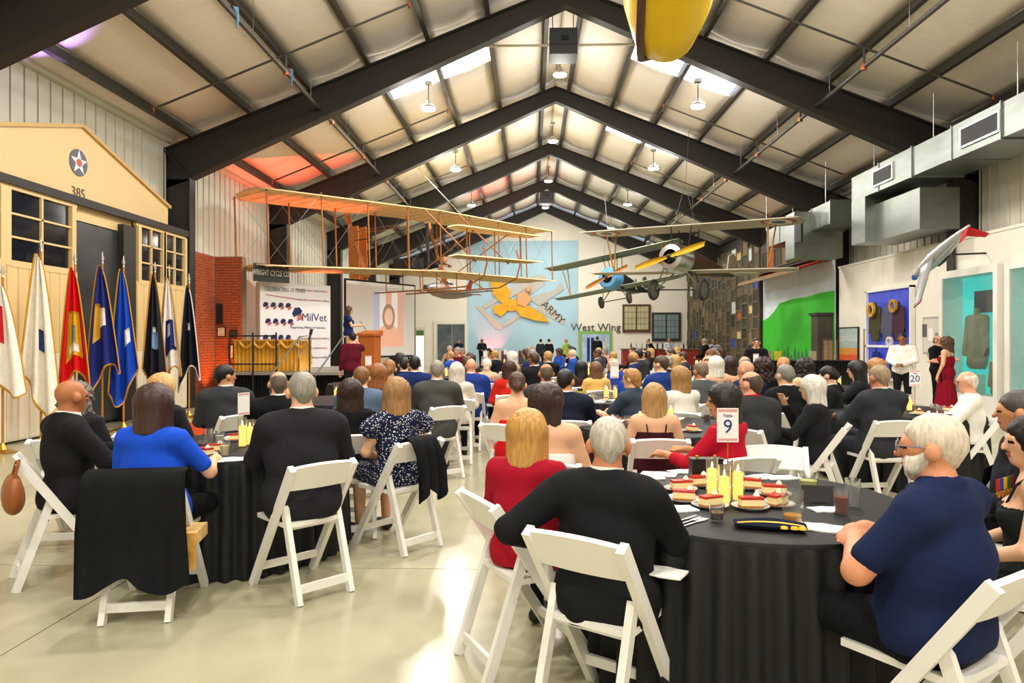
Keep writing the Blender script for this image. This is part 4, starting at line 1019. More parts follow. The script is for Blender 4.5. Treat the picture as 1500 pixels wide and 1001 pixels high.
# ================================================================== right side: exhibit wall
WX = 9.3
ex = struct(thing('wall_exhibit', None, None))
for (a, b) in ((9.5, 13.0), (13.0, 16.9), (16.9, 18.3), (18.3, 20.9)): MB().box(WX+.005, WX+.2, a+.005, b-.005, 0, 3.7).build('wall_panel', M_white, ex)
MB().box(WX-.02, WX+.22, 9.5, 20.9, 3.70, 3.76).build('cap_rail', M_white, ex)
def onwall(px, py, X=WX):      # point of the plane x = X seen at a pixel
    t = math.tan(math.atan((px-750)/1000)-R(YAW)); Y = X/t
    d = Y*math.cos(R(YAW))-X*math.sin(R(YAW)); return Y, CAMZ-(py-498)/1000*d
def wbox(x0, x1, y0, y1, z0, z1, name, m, parent): return MB().box(x0, x1, min(y0, y1), max(y0, y1), z0, z1).build(name, m, parent)
def jacket_field():
    f = Field((-.3, -.2, 0), (.3, .2, 1.05), .02)
    f.cone((0, 0, .12), (0, 0, .72), .17, .16, 0, .04, (1.2, .7, 1)); f.cone((-.15, 0, .82), (.15, 0, .82), .07, .07, 0, .05)
    for sx in (-1, 1): f.cone((.19*sx, 0, .82), (.26*sx, .03, .25), .065, .05, 0, .03)
    f.cone((0, 0, .85), (0, 0, .96), .05, .045, 0, .02); f.ripple(.005, 18)
    return f
# blue lit display window
M_blueglass = mat('blue_lit_glass', '#3f49b8', .3, var=.5, scale=2.5, emit=.35); M_dim = mat('display_dark', '#2c2a4a', .5, var=.7, scale=4)
bw_ = thing('display_window', 'blue lit display window with uniforms and a wreath of medals', 'display case', (WX, 17.9, 0))
y0, _ = onwall(1339, 498); y1, _ = onwall(1275, 498)
def bb(x0, x1, a, b, z0, z1, n, m): return MB().box(x0-WX, x1-WX, a-17.9, b-17.9, z0, z1).build(n, m, bw_)
bb(WX-.05, WX-.01, y0, y1, .55, 2.85, 'back_panel', M_blueglass)
for z in (.5, 1.35, 2.83): bb(WX-.12, WX-.01, y0-.06, y1+.06, z, z+.06, 'frame_rail', painted('#f0eee8'))
for y in (y0-.06, y1): bb(WX-.12, WX-.01, y, y+.06, .5, 2.88, 'frame_stile', painted('#f0eee8'))
for k, (u, z, sc_, c) in enumerate(((.74, 1.5, 1.05, '#4a4630'), (.45, 1.5, 1.0, '#5a5a6c'), (.2, 1.5, 1.0, '#4c3540'), (.72, .58, .75, '#20307c'), (.3, .58, .72, '#2a2f52'))):
    o = link('uniform_jacket', jacket_field().mesh('uniform_jacket', 1), bw_, (-.14, y0+(y1-y0)*u-17.9, z), (0, 0, R(90)), (sc_, sc_*.5, sc_)); setmats(o, [cloth(c)])
for k, (u, z, r_, c) in enumerate(((.74, 2.35, .2, '#c89a3a'), (.22, 2.4, .17, '#b98a3a'), (.3, 1.5, .13, '#d9d9e2'))):
    MB().lathe([(r_*.6, -.03), (r_, -.03), (r_, .03), (r_*.6, .03), (r_*.6, -.03)], 18, M=Matrix.Translation((-.26, y0+(y1-y0)*u-17.9, z)) @ Matrix.Rotation(R(90), 4, 'Y'), cap=False).build('wreath', mat('exhibit', c, .6, var=.5, scale=12), bw_, True)
# posters
def poster(pxa, pxb, pya, pyb, label, cols):
    ya, zt = onwall(pxa, pya); yb, zb = onwall(pxb, pyb); lo_, hi_ = min(ya, yb), max(ya, yb)
    t = thing('framed_poster', label, 'poster', (WX-.001, (lo_+hi_)/2, 0)); hw = (hi_-lo_)/2
    MB().box(-.04, 0, -hw, hw, zb, zt).build('frame', BLACK, t)
    n = len(cols)
    for k, c in enumerate(cols): MB().box(-.046, -.04, -hw+.04, hw-.04, zb+.04+(zt-zb-.08)*k/n, zb+.04+(zt-zb-.08)*(k+1)/n).build('print_band', mat('print', c, .5, var=.25, scale=8), t)
poster(1231, 1259, 480, 532, 'framed poster with pale sky above orange lettering', ['#c8502a', '#d08a3a', '#9fb4ae', '#b5c4bd', '#a9bcb8'])
poster(1267, 1272, 482, 530, 'narrow dark framed picture beside blue window', ['#8a6a44', '#a58a5a'])
# notice cabinet
ya, zt = onwall(1358, 465); yb, zb = onwall(1388, 520)
nc = thing('notice_cabinet', 'grey wall cabinet with paper notices', 'cabinet', (WX, (ya+yb)/2, 0)); hw = abs(ya-yb)/2
MB().box(-.10, 0, -hw, hw, zb, zt).build('body', painted('#a9a59c'), nc); MB().box(-.112, -.10, -hw+.05, hw-.05, zb+.05, zt-.05).build('notice_sheet', painted('#d3cfc4'), nc)
for k in range(3): MB().box(-.118, -.112, -hw+.1+.25*k, -hw+.28+.25*k, zb+.2+.1*k, zb+.5+.1*k).build('notice', painted(['#8f8a80', '#efece4', '#5a5c66'][k]), nc)
# teal lit display cases standing forward of the wall
M_teal = mat('teal_back', '#14b8b2', .5, var=.12, scale=1.5, emit=.9)
def teal_case(ya, yb, label, jackets):
    t = thing('display_case', label, 'display case', (WX-.5, (ya+yb)/2, 0)); hw = (yb-ya)/2; wp = painted('#f0ece2')
    MB().box(-.0, .5, -hw, hw, 0, .46).build('plinth', wp, t); MB().box(0, .5, -hw, hw, 2.85, 3.0).build('top', wp, t)
    for y in (-hw, hw-.12): MB().box(0, .5, y, y+.12, .46, 2.85).build('side_post', wp, t)
    MB().box(.44, .49, -hw+.12, hw-.12, .46, 2.85).build('back_panel', M_teal, t)
    MB().box(.03, .036, -hw+.12, hw-.12, .46, 2.85).build('glass_front', glass('#f6ffff', .02), t)
    MB().box(.36, .41, -.38, .3, 2.1, 2.55).build('screen', BLACK, t)
    for (u, z, s, c) in jackets:
        f = jacket_field()
        o = link('uniform_jacket', f.mesh('uniform_jacket', 1), t, (.26, u, z), (0, 0, R(90)), (s, s, s)); setmats(o, [cloth(c)])
    MB().box(.1, .3, -.15, .12, .46, .85).build('document', painted('#cfe0cf'), t)
    text('C', .5, Matrix(((0, 0, -1, .43), (-1, 0, 0, -hw*.62), (0, 1, 0, 2.2), (0, 0, 0, 1))), BLACK, 'black_letter', t, .003)
    return t
teal_case(13.15, 15.0, 'teal lit display case with olive uniform jacket', [(.05, .95, 1.25, '#8a8560'), (-.55, .46, .75, '#a08a55')])
teal_case(11.2, 12.95, 'teal lit display case with framed screens next to white post', [(.2, .8, 1.1, '#5a6a55')])
# ------------------------------------------------------------------ painted landscape, shed front, crate wall
MX = 9.25
mu = thing('landscape_mural', 'painted mural of green hills under cloudy sky', 'mural', (MX, 24.4, 0))
M_msky = mat('mural_sky', '#cfdbe2', .7, var=.3, scale=.9); M_mgreen = mat('mural_green', '#33b31f', .7, var=.25, scale=.8); M_mpath = mat('mural_path', '#c29a6a', .7, var=.1)
def mz(poly, x0, t, name, m): return MB().prism(poly, t, Matrix(((0, 0, -1, x0), (1, 0, 0, 0), (0, 1, 0, 0), (0, 0, 0, 1)))).build(name, m, mu)
mz([(-3.4, 0), (3.0, 0), (3.0, 4.0), (-3.4, 4.0)], .0, .03, 'sky', M_msky)
mz([(-3.4, 0), (3.0, 0), (3.0, 2.3), (2.4, 2.4), (1.8, 2.6), (1.2, 2.9), (.4, 2.95), (-.4, 3.0), (-1.2, 2.98), (-2.4, 3.05), (-3.4, 3.05)], -.03, .01, 'hill', M_mgreen)
mz([(-3.4, 0), (-1.5, 0), (-2.2, .5), (-3.4, 1.1)], -.04, .006, 'path', M_mpath)
for k in range(14):
    y = -2.6+k*.33; h_ = rnd.uniform(.25, .6); mz([(y-.16, .75), (y+.16, .75), (y+.1, .75+h_*.7), (y, .75+h_), (y-.1, .75+h_*.7)], -.04, .005, 'painted_tree', mat('mural_tree', '#2f6f35', .8, var=.2))
aw = thing('red_awning', 'weathered sloping shed roof with red underside above mural', 'awning', (0, 0, 0))
P = [[Vector((MX-.02, y, 4.05)), Vector((MX-1.0, y, 3.72))] for y in (21.2, 23, 25, 27.4)]
MB().sheet(P, .05).build('roof_sheet', mat('awning_red', '#b5362c', .6, var=.3, scale=3), aw); MB().bar((MX-1.0, 21.2, 3.74), (MX-1.0, 27.4, 3.74), .05, .12).build('fascia', wood('#8a7350'), aw)
sh = thing('shed_front', 'dark grey board shed with shuttered window', 'shed', (8.75, 21.1, 0))
for k in range(7): MB().box(k*.11, k*.11+.104, 0, .5, 0, 2.3).build('plank', wood('#4a443a', .8), sh)
MB().box(-.05, .82, -.06, .55, 2.3, 2.38).build('roof_board', wood('#2f2a24'), sh); MB().box(.12, .62, -.03, 0, .85, 1.6).build('window_frame', wood('#5f5340'), sh)
for k in range(3): MB().box(.17+.14*k, .29+.14*k, -.04, -.03, .92, 1.53).build('slat', wood('#a58a6a'), sh)
# wall of old frames and crates: every box is a piece
cw = struct(MB().box(9.12, 9.3, 27.45, 40.1, 0, 6.0).build('wall_crates', wood('#2e261c'))); cu = struct(MB().box(9.12, 9.3, 21.0, 27.4, 4.15, 6.0).build('wall_crates_upper', wood('#2e261c')))
frm = wood('#74684f', .8); cc = ['#2e2a22', '#3b352b', '#4a4335', '#5b4f38', '#232428', '#6a5c40', '#353a34', '#77694a']
def crate(yc, zc, w, h_, c, d_, par=None):
    key = ('crate', round(w, 2), round(h_, 2), c, d_)
    if key not in _tum:
        m_ = MB(); t_ = .032
        m_.cur = 0
        m_.box(-d_, 0, -w/2, w/2, -h_/2, -h_/2+t_).box(-d_, 0, -w/2, w/2, h_/2-t_, h_/2).box(-d_, 0, -w/2, -w/2+t_, -h_/2+t_, h_/2-t_).box(-d_, 0, w/2-t_, w/2, -h_/2+t_, h_/2-t_)
        m_.cur = 1; m_.box(-d_*.35, 0, -w/2+t_, w/2-t_, -h_/2+t_, h_/2-t_)
        _tum[key] = m_.mesh('crate', [frm, mat('crate_panel', c, .6, var=.4, scale=6)])
    link('crate', _tum[key], par or cw, (9.12, yc, zc))
y = 27.5; ci = 0
while y < 39.6:
    w = rnd.choice([.62, .72, .82]); z = .02+rnd.choice([0, .2])
    while z < 5.3:
        h_ = rnd.choice([.42, .5, .62]); c = rnd.choice(cc) if rnd.random() > .06 else rnd.choice(['#c9b878', '#a3521f', '#27459a', '#cfd4d8'])
        crate(y+w/2, z+h_/2, w-.02, h_-.02, c, rnd.choice([.04, .06, .08])); z += h_
    y += w
for k in range(9): crate(21.5+k*.66, 4.6, .62, .72, cc[k % 8] if k != 7 else '#b03a2c', .06, cu)
# counter in front of the mural
ct = thing('draped_counter', 'long black draped counter before the mural', 'table', (7.0, 17.9, 0), R(8))
MB().box(-1.2, 1.2, -.35, .35, .98, 1.02).build('top', M_linen, ct); pleats((-1.2, -.36, 0), (1.2, -.36, 0), .01, 1.0, 30, .015, M_linen, 'skirt', ct)
for s_ in (-1, 1): MB().box(1.1*s_-.03, 1.1*s_+.03, -.3, .3, 0, .98).build('leg', M_steel, ct)
for k, x in enumerate((-.85, -.6, .3)):
    t = thing('booklet', 'small upright booklet on the black counter', 'book', Vector((7.0, 17.9, 1.02))+Vector((x, 0, 0)), R(8), 'booklets on the counter'); MB().box(-.09, .09, -.01, .01, 0, .24).build('cover', mat('print', ['#a58b6a', '#d9c23a', '#b5a68a'][k], .5, var=.3, scale=20), t); MB().box(-.08, .08, .01, .06, 0, .02).build('easel', BLACK, t)
# ------------------------------------------------------------------ ducts
M_duct = mat('galvanised_duct', '#8d928c', .42, 1., var=.22, scale=1.6, stretch=(1, 1, 4)); M_grille = painted('#2f3030', .6)
def duct(x0, x1, ya, yb, z0, z1, label, n, grilles):
    t = thing('air_duct', label, 'duct', (0, 0, 0)); L_ = (yb-ya)/n
    for k in range(n):
        e = .0 if k % 2 else .015
        MB().box(x0-e, x1+e, ya+L_*k, ya+L_*(k+1)-.01, z0-e, z1+e).build('duct_section', M_duct, t)
        MB().box(x0-.035, x1+.035, ya+L_*k-.015, ya+L_*k+.015, z0-.035, z1+.035).build('flange', M_duct, t)
    for (a, b) in grilles:
        MB().box(x0-.05, x0-.015, a-.05, b+.05, z0+.11, z1-.11).build('grille_frame', metal('#d3d5d2', .4), t)
        MB().box(x0-.056, x0-.05, a, b, z0+.15, z1-.15).build('grille', M_grille, t)
    for y in [ya+.4+k*2.4 for k in range(int((yb-ya)/2.4)+1)]: MB().tube([(x0+.02, y, z1), (x0+.02, y, roofz(x0)-.2)], .008, 5).build('hanger_wire', metal('#cfcfcc', .4), t)
    return t
dn = duct(8.15, 9.2, 6.5, 17.6, 5.05, 5.66, 'large galvanised air duct over the exhibit wall', 8, [(12.1, 13.1), (15.6, 16.4), (8.5, 9.5)])
MB().box(8.15, 9.25, 16.9, 17.6, 3.95, 5.05).build('drop_box', M_duct, dn); MB().box(8.4, 9.25, 15.0, 16.9, 3.95, 4.85).build('drop_box', M_duct, dn)
df = duct(8.2, 9.1, 18.9, 24.0, 4.75, 5.35, 'shorter galvanised air duct above crate wall', 4, [(20.4, 21.2)])
MB().box(7.7, 9.1, 20.2, 20.9, 3.95, 5.3).build('drop_box', M_duct, df); MB().box(7.66, 7.72, 19.6, 20.1, 4.35, 5.0).build('grille', M_grille, df)
# ================================================================== back wall
BY = 40.18
def bk_at(px, py): p = at(px, py, 39.9); return p.x, p.z
def bbox(pxa, pxb, pya, pyb, t, name, m, parent, off=0.):
    xa, zt = bk_at(pxa, pya); xb, zb = bk_at(pxb, pyb)
    return MB().box(xa, xb, BY-off-t, BY-off, zb, zt).build(name, m, parent)
sm_ = thing('sky_mural', 'pale blue sky mural on the end wall', 'mural', (0, 0, 0))
bbox(684, 847, 352, 536, .02, 'sky_panel', mat('mural_pale_sky', '#a8cbdc', .75, var=.3, scale=.35), sm_)
def bpoly(pts, t, name, m, parent, off): return MB().prism([bk_at(*p) for p in pts], t, Matrix(((1, 0, 0, 0), (0, 0, 1, BY-off-t), (0, 1, 0, 0), (0, 0, 0, 1)))).build(name, m, parent)
pl_ = thing('painted_aircraft', 'grey twin-boom aircraft with ARMY lettered wing on mural', 'mural', (0, 0, 0)); gy = mat('mural_grey', '#b9b7b0', .6, var=.1)
bpoly([(796, 440), (800, 438), (829, 472), (827, 477), (783, 453)], .03, 'wing', gy, pl_, .02); bpoly([(757, 412), (790, 402), (801, 404), (796, 418), (772, 436), (752, 428)], .03, 'boom', gy, pl_, .02); bpoly([(730, 428), (775, 410), (783, 416), (740, 440)], .03, 'boom', gy, pl_, .05)
bpoly([(695, 449), (703, 448), (736, 478), (733, 484), (726, 482)], .03, 'tail_plane', gy, pl_, .02); bpoly([(706, 448), (732, 432), (736, 437), (710, 453)], .03, 'tail_boom', gy, pl_, .04); bpoly([(735, 476), (764, 456), (768, 461), (738, 480)], .03, 'tail_boom', gy, pl_, .04); bpoly([(772, 436), (812, 425), (822, 412), (826, 424), (790, 448)], .03, 'wing', gy, pl_, .05)
wx_, wz_ = bk_at(810, 458); text('ARMY', .62, Matrix.Translation((wx_, BY-.06, wz_)) @ Matrix.Rotation(R(90), 4, 'X') @ Matrix.Rotation(R(-44), 4, 'Z'), painted('#3a3a3c'), 'lettering', pl_, .01)
ef = thing('winged_figure', 'golden winged figure relief on the sky mural', 'mural', (0, 0, 0)); gl_ = mat('mural_gold', '#e0a51c', .6, var=.3, scale=3)
for q, pts in enumerate(([(717, 412), (737, 408), (748, 428), (744, 446), (735, 444), (722, 432)], [(735, 440), (752, 438), (770, 440), (772, 452), (748, 456), (736, 452)], [(722, 448), (738, 444), (746, 452), (734, 464), (724, 458)], [(752, 450), (776, 448), (796, 462), (806, 472), (786, 470), (764, 464)])): bpoly(pts, .05, 'feathered_wing', gl_, ef, .08+.02*q)
bpoly([(758, 430), (772, 428), (778, 440), (770, 450), (758, 446)], .06, 'torso', mat('mural_flesh', '#d9a06a', .7), ef, .18); hx, hz = bk_at(774, 424); MB().lathe([(0, -.2), (.14, -.12), (.16, 0), (.12, .14), (0, .2)], 12, (hx, BY-.25, hz)).build('head', mat('mural_flesh', '#d9a06a', .7), ef, True)
def stained(pxa, pxb, pya, pyb, label, fc, gc):
    t = thing('stained_window', label, 'window', (0, 0, 0)); bbox(pxa, pxb, pya, pyb, .1, 'frame', wood(fc), t)
    w = (pxb-pxa); h_ = pyb-pya
    for i in range(2):
        for a in range(3):
            for b_ in range(4):
                x0 = pxa+w*(.07+.45*i)+w*.135*a; z0 = pya+h_*(.08+.21*b_)
                bbox(x0, x0+w*.125, z0, z0+h_*.195, .03, 'pane', mat('leaded_glass', gc, .2, var=.25, scale=2), t, .1)
stained(912, 953, 446, 487, 'amber stained glass window in wooden frame', '#5a3a22', '#b9b48c'); stained(955, 997, 458, 500, 'grey-green leaded window in dark frame', '#33302a', '#7c8f90')
dw = struct(thing('door_3', None, None)); bbox(848, 897, 485, 537, .06, 'door_surround', painted('#7fae5c'), dw); bbox(853, 893, 490, 537, .03, 'opening', mat('bright_room', '#8fa0b8', .6, var=.6, scale=2, emit=.4), dw, .06)
for k, px in enumerate((860, 866, 886)): bbox(px, px+4, 495, 532, .03, 'hanging_garment', cloth(['#2a3c78', '#1d2a4a', '#c9c0a0'][k]), dw, .09)
xw, zw = bk_at(873, 480); tag(text('West Wing', .62, Matrix.Translation((xw, BY-.02, zw)) @ Matrix.Rotation(R(90), 4, 'X'), painted('#4a453c'), 'west_wing_sign', None, .02), 'dark lettering reading West Wing above green doorway', 'sign')
dc = thing('tall_display_case', 'tall black-framed case with grey aerial photograph', 'display case', (0, 0, 0)); bbox(634, 684, 470, 545, .08, 'white_surround', painted('#e8e2d2'), dc); bbox(640, 661, 475, 545, .05, 'photo_panel', mat('aerial_photo', '#5a6268', .3, var=.9, scale=1.2), dc, .08); bbox(662, 680, 475, 545, .05, 'photo_panel', mat('aerial_photo', '#5a6268', .3, var=.9, scale=1.2), dc, .08)
sd = struct(thing('door_4', None, None)); bbox(606, 621, 480, 540, .05, 'frame', painted('#d8d2c0'), sd); bbox(608, 619, 492, 540, .02, 'opening', glow('#ffffff', 1.2), sd, .05); bbox(608, 619, 484, 492, .02, 'transom', painted('#4f7a4a'), sd, .05)
br = thing('bar_counter', 'long red-fronted bar below the stained windows', 'counter', (0, 0, 0)); xa, _ = bk_at(900, 500); xb, _ = bk_at(1002, 500)
MB().box(xa, xb, 36.4, 37.1, 0, 1.02).build('front', painted('#a3302a'), br); MB().box(xa-.05, xb+.05, 36.3, 37.2, 1.02, 1.08).build('worktop', painted('#6a625a'), br)
for k in range(14): tag(MB().lathe([(0, 0), (.04, 0), (.042, .2), (.015, .26), (.014, .34), (0, .34)], 8, (xa+.5+k*.28, 36.8, 1.08)).build('bottle', mat('bottle_glass', rnd.choice(['#1c2a1c', '#2a1a12', '#b0b6b4', '#14141a']), .1, var=0), None, True), 'small bottle standing on the far red bar', 'bottle', 'bottles on the bar')
bs = thing('book_row', 'row of colourful boards leaning below sky mural', 'display', (0, 0, 0))
for k in range(12): bbox(722+k*4.2, 725.5+k*4.2, 514, 536, .05, 'board', painted(['#8a2a34', '#3a3c50', '#c9c2b4', '#5c2030', '#2f3a3a', '#d0c8c0'][k % 6]), bs, .1)
spot((-2.3, 39.5, .3), (-2.2, 40.2, 2.4), 260, (1, .1, .08), 75)
spot((-1.6, 30.2, 6.0), (-1.2, 32.0, 9.2), 300, (1, .06, .05), 80)
# ================================================================== suspended aircraft
M_muslin = mat('muslin', '#e3c893', .75, var=.08, scale=6, bump=.1); M_spruce = wood('#a5682a', .5); M_wire = metal('#8a8a86', .4)
def wing_mesh(span, chord, n=24, camber=.05, tip=.25, sweep=0., dihed=0., t=.03):
    P = []
    for i in range(n+1):
        x = -span/2+span*i/n; e = abs(x)/(span/2); c = chord*(1-(max(0, e-(1-tip))/tip)**2*.35) if tip else chord
        P.append([Vector((x, chord/2-c*v-sweep*e, dihed*e+camber*4*v*(1-v)*chord*.6)) for v in (0, .1, .3, .5, .7, .9, 1)])
    return MB().sheet(P, t)
def wright():
    L_ = Vector((-7.3, 17.0, 3.5)); R_ = Vector((.27, 26.9, 3.95)); mid = (L_+R_)/2; ax = (L_-R_).normalized()   # local x from far tip to near tip
    t = thing('wright_biplane', 'cream cloth and spruce pioneer biplane hanging over the stage', 'aircraft', mid)
    fw = Vector((-ax.y, ax.x, 0)).normalized(); fw = fw if fw.x > 0 else -fw
    M = frame_m((0, 0, 0), ax, fw); zax = M.col[2].to_3d()
    if zax.z < 0: M = frame_m((0, 0, 0), -ax, fw)
    t.matrix_world = Matrix.Translation(mid) @ M
    S, C, G = 12.3, 1.98, 1.88
    for z in (0, G):
        wing_mesh(S, C, 28, .05, .08, 0, -.12).build('wing', M_muslin, t, 'all', (0, 0, z))
        for k in range(27):
            x = -S/2+.25+(S-.5)*k/26; MB().bar((x, C/2-.05, z-.012-.12*abs(x)/6.15), (x, -C/2+.05, z-.012-.12*abs(x)/6.15), .014, .02).build('rib', M_muslin, t)
    xs_ = [-6.0, -4.4, -2.85, -1.35, 0, 1.35, 2.85, 4.4, 6.0]
    for x in xs_:
        for y in (C/2-.12, -C/2+.35): MB().tube([(x, y, -.12*abs(x)/6.15), (x, y, G-.12*abs(x)/6.15)], .024, 6).build('strut', M_spruce, t)
    w = MB()
    for a, b in zip(xs_, xs_[1:]):
        for y in (C/2-.12, -C/2+.35): w.tube([(a, y, 0), (b, y, G)], .004, 4, False).tube([(b, y, 0), (a, y, G)], .004, 4, False)
    o = w.build('bracing_wire', M_wire, t); o['kind'] = 'stuff'
    for z in (-.05, .75):
        wing_mesh(3.7, .78, 14, .04, .35).build('elevator', M_muslin, t, 'all', (0, 3.1, z+.25))
        for k in range(13): x = -1.7+3.4*k/12; MB().bar((x, 3.45, z+.235), (x, 2.75, z+.235), .012, .015).build('elevator_rib', M_spruce, t)
    for x in (-1.2, 0, 1.2): MB().tube([(x, 3.1, .2), (x, 3.1, 1.05)], .018, 6).build('elevator_post', M_spruce, t)
    for x in (-.75, .75):
        MB().tube([(x, -1.6, -.62), (x, .8, -.62), (x, 2.6, -.60), (x, 3.3, -.35), (x, 3.45, .1), (x, 3.3, .5)], .025, 6).build('skid', M_spruce, t, True)
        for y in (-.9, -.1, .8, 1.8): MB().tube([(x, y, -.62), (x, y, 0 if y < 1 else -.1)], .018, 6).build('skid_post', M_spruce, t)
        MB().tube([(x, .9, G), (x, 3.0, .1)], .022, 6).build('outrigger', M_spruce, t); MB().tube([(x, .9, 0), (x, 3.0, 1.0)], .018, 6).build('outrigger', M_spruce, t); MB().tube([(x, 2.0, -.62), (x, .9, .0)], .018, 6).build('outrigger', M_spruce, t)
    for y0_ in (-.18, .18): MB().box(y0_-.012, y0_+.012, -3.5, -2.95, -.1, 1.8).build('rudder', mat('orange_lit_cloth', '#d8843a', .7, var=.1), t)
    for z in (.1, 1.6):
        for x in (-.3, .3): MB().tube([(x, -.9, z), (x*.6, -3.2, z)], .018, 6).build('tail_boom', M_spruce, t)
    for x in (-1.75, 1.75):
        pr = []
        for k in range(9):
            s_ = -1.25+2.5*k/8; wd_ = .03+.09*(abs(s_)/1.25)**1.2
            pr.append([Vector((x+.35*s_, -1.15, 1.0+s_*.93))+Vector((.93*wd_, 0, -.35*wd_)), Vector((x+.35*s_, -1.12, 1.0+s_*.93))-Vector((.93*wd_, 0, -.35*wd_))])
        MB().sheet(pr, .03).build('propeller', M_spruce, t); MB().tube([(x, -1.2, 1.0), (x, -.3, 1.0)], .02, 6).build('shaft', M_steel, t)
    MB().box(.25, .75, -.55, .35, .08, .42).build('engine', metal('#4a4a4a', .5), t); MB().tube([(.25, .55, .1), (.25, .55, 1.5)], .05, 8).build('radiator', M_steel, t)
    f = Field((-.4, -1.2, -.05), (.4, .9, .55), .022)
    f.cone((0, -.9, .16), (0, -.1, .17), .06, .09, 1, .04, (1.7, 1, 1)); f.cone((0, -.1, .18), (0, .35, .22), .12, .12, 0, .05, (1.4, 1, .9)); f.ell((0, .58, .33), (.09, .11, .11), 2, .02)
    f.cone((0, .4, .24), (0, .52, .3), .06, .055, 2, .02)
    for sx in (-1, 1): f.cone((.19*sx, .33, .22), (.26*sx, .6, .12), .05, .04, 0, .03); f.cone((.26*sx, .6, .12), (.1*sx, .8, .12), .04, .03, 2, .02)
    o = link('pilot_mannequin', f.mesh('pilot_mannequin', 3), None); setmats(o, [cloth('#2b3550'), cloth('#2a2a30'), skin('#c99470')])
    o.matrix_world = t.matrix_world @ Matrix.Translation((-.45, 0, .06)); o.name = 'pilot_mannequin'; tag(o, 'pilot mannequin lying prone on pioneer biplane wing', 'mannequin')
    for x in (-2.2, 2.2): MB().tube([(x, 0, G), (0, 0, G+1.4)], .008, 5).build('hanger_wire', M_wire, t)
    MB().tube([(0, 0, G+1.4), (0, 0, G+3.0)], .008, 5).build('hanger_wire', M_wire, t)
wright()
def biplane(name, label, loc, rot, span, chord, cols, nose_r, flen, wheel, prop, cowl, gap=1.15, lower=.75, cross=None, number=None, roundel=False):
    t = thing(name, label, 'aircraft', loc, 0, None, rot)
    mf = mat('doped_fabric', cols[0], .6, var=.1, scale=4); mw = mat('wing_fabric', cols[1], .6, var=.1, scale=4)
    secs = [(.0, nose_r), (.35, nose_r*1.02), (.9, nose_r*.98), (1.6, nose_r*.85), (flen*.6, nose_r*.6), (flen, nose_r*.14)]
    P = [[Vector((math.cos(2*math.pi*k/14)*r_*.92, -y, math.sin(2*math.pi*k/14)*r_)) for k in range(15)] for y, r_ in secs]
    MB().sheet([p for p in P], .004).build('fuselage', mf, t, 'all')
    Mn = Matrix.Rotation(R(-90), 4, 'X')
    MB().lathe([(nose_r*.55, .30), (nose_r*.9, .28), (nose_r*1.06, .12), (nose_r*1.07, -.45), (nose_r*.98, -.45), (nose_r*.9, .1), (nose_r*.55, .2), (nose_r*.55, .30)], 28, M=Mn, cap=False).build('cowling', cowl, t, True)
    MB().lathe([(0, .1), (nose_r*.6, .1), (nose_r*.6, 0), (0, 0)], 14, M=Mn).build('engine', metal('#2e2c2a', .5), t)
    for k in range(7): a = 2*math.pi*k/7; MB().tube([(0, .14, 0), (math.cos(a)*nose_r*.8, .14, math.sin(a)*nose_r*.8)], .05*nose_r/.5, 6).build('cylinder', metal('#3b3835', .5), t)
    pr = []; Lp_ = span*.165
    for k in range(11):
        s_ = -Lp_+2*Lp_*k/10; wd_ = .035+.07*math.sin(min(1, abs(s_)/Lp_)*2.6); pr.append([Vector((s_*.95-wd_*.25, .38, -s_*.28+wd_)), Vector((s_*.95+wd_*.25, .34, -s_*.28-wd_))])
    MB().sheet(pr, .03).build('propeller', prop, t, 'all'); MB().lathe([(0, .45), (.07, .4), (.08, .3), (0, .3)], 10, M=Mn).build('hub', M_steel, t, True)
    zu = nose_r+gap*.55; zl = zu-gap-.25
    wing_mesh(span, chord, 22, .05, .2).build('upper_wing', mw, t, 'all', (0, -.55, zu)); wing_mesh(span*.95, chord*lower, 22, .05, .2).build('lower_wing', mw, t, 'all', (0, -.75, zl))
    for s_ in (-1, 1):
        x = span*.36*s_
        for yy in (.3, -.3): MB().tube([(x, -.75, zl), (x*1.04, -.55+yy*chord, zu)], .025, 6).build('wing_strut', wood('#b98430'), t)
        for yy in (.25, -.3): MB().tube([(.25*s_, -.6+yy, nose_r*.7), (.35*s_, -.55+yy, zu)], .018, 6).build('cabane_strut', M_steel, t)
        xg = .86*s_*wheel/.33
        Mw = Matrix.Translation((xg, -.35, zl-.62)) @ Matrix.Rotation(R(90), 4, 'Y')
        wh = MB().lathe([(wheel, -.04), (wheel+.02, 0), (wheel, .04), (wheel*.8, .045), (wheel*.8, -.045), (wheel, -.04)], 24, M=Mw, cap=False).build('tyre', painted('#3a3733', .8), t, True); MB().lathe([(0, -.05), (wheel*.8, -.03), (wheel*.8, .03), (0, .05)], 20, M=Mw).build('wheel_disc', mat('wheel_cover', '#6b6658', .7), wh, True)
        for yy in (.15, -.7): MB().tube([(.3*s_, yy-.1, -nose_r*.7), (xg*.92, -.35, zl-.62)], .022, 6).build('gear_strut', metal('#9a9a96', .4), t)
    MB().tube([(-.86*wheel/.33, -.35, zl-.62), (.86*wheel/.33, -.35, zl-.62)], .025, 6).build('axle', M_steel, t)
    wing_mesh(span*.3, .7, 10, .01, .4).build('tailplane', mw, t, 'all', (0, -flen+.2, .05)); MB().prism([(0, 0), (.75, 0), (.8, .5), (.5, .75), (.1, .6)], .03, Matrix(((0, 0, 1, 0), (-1, 0, 0, -flen+.5), (0, 1, 0, .05), (0, 0, 0, 1)))).build('rudder', mw, t)
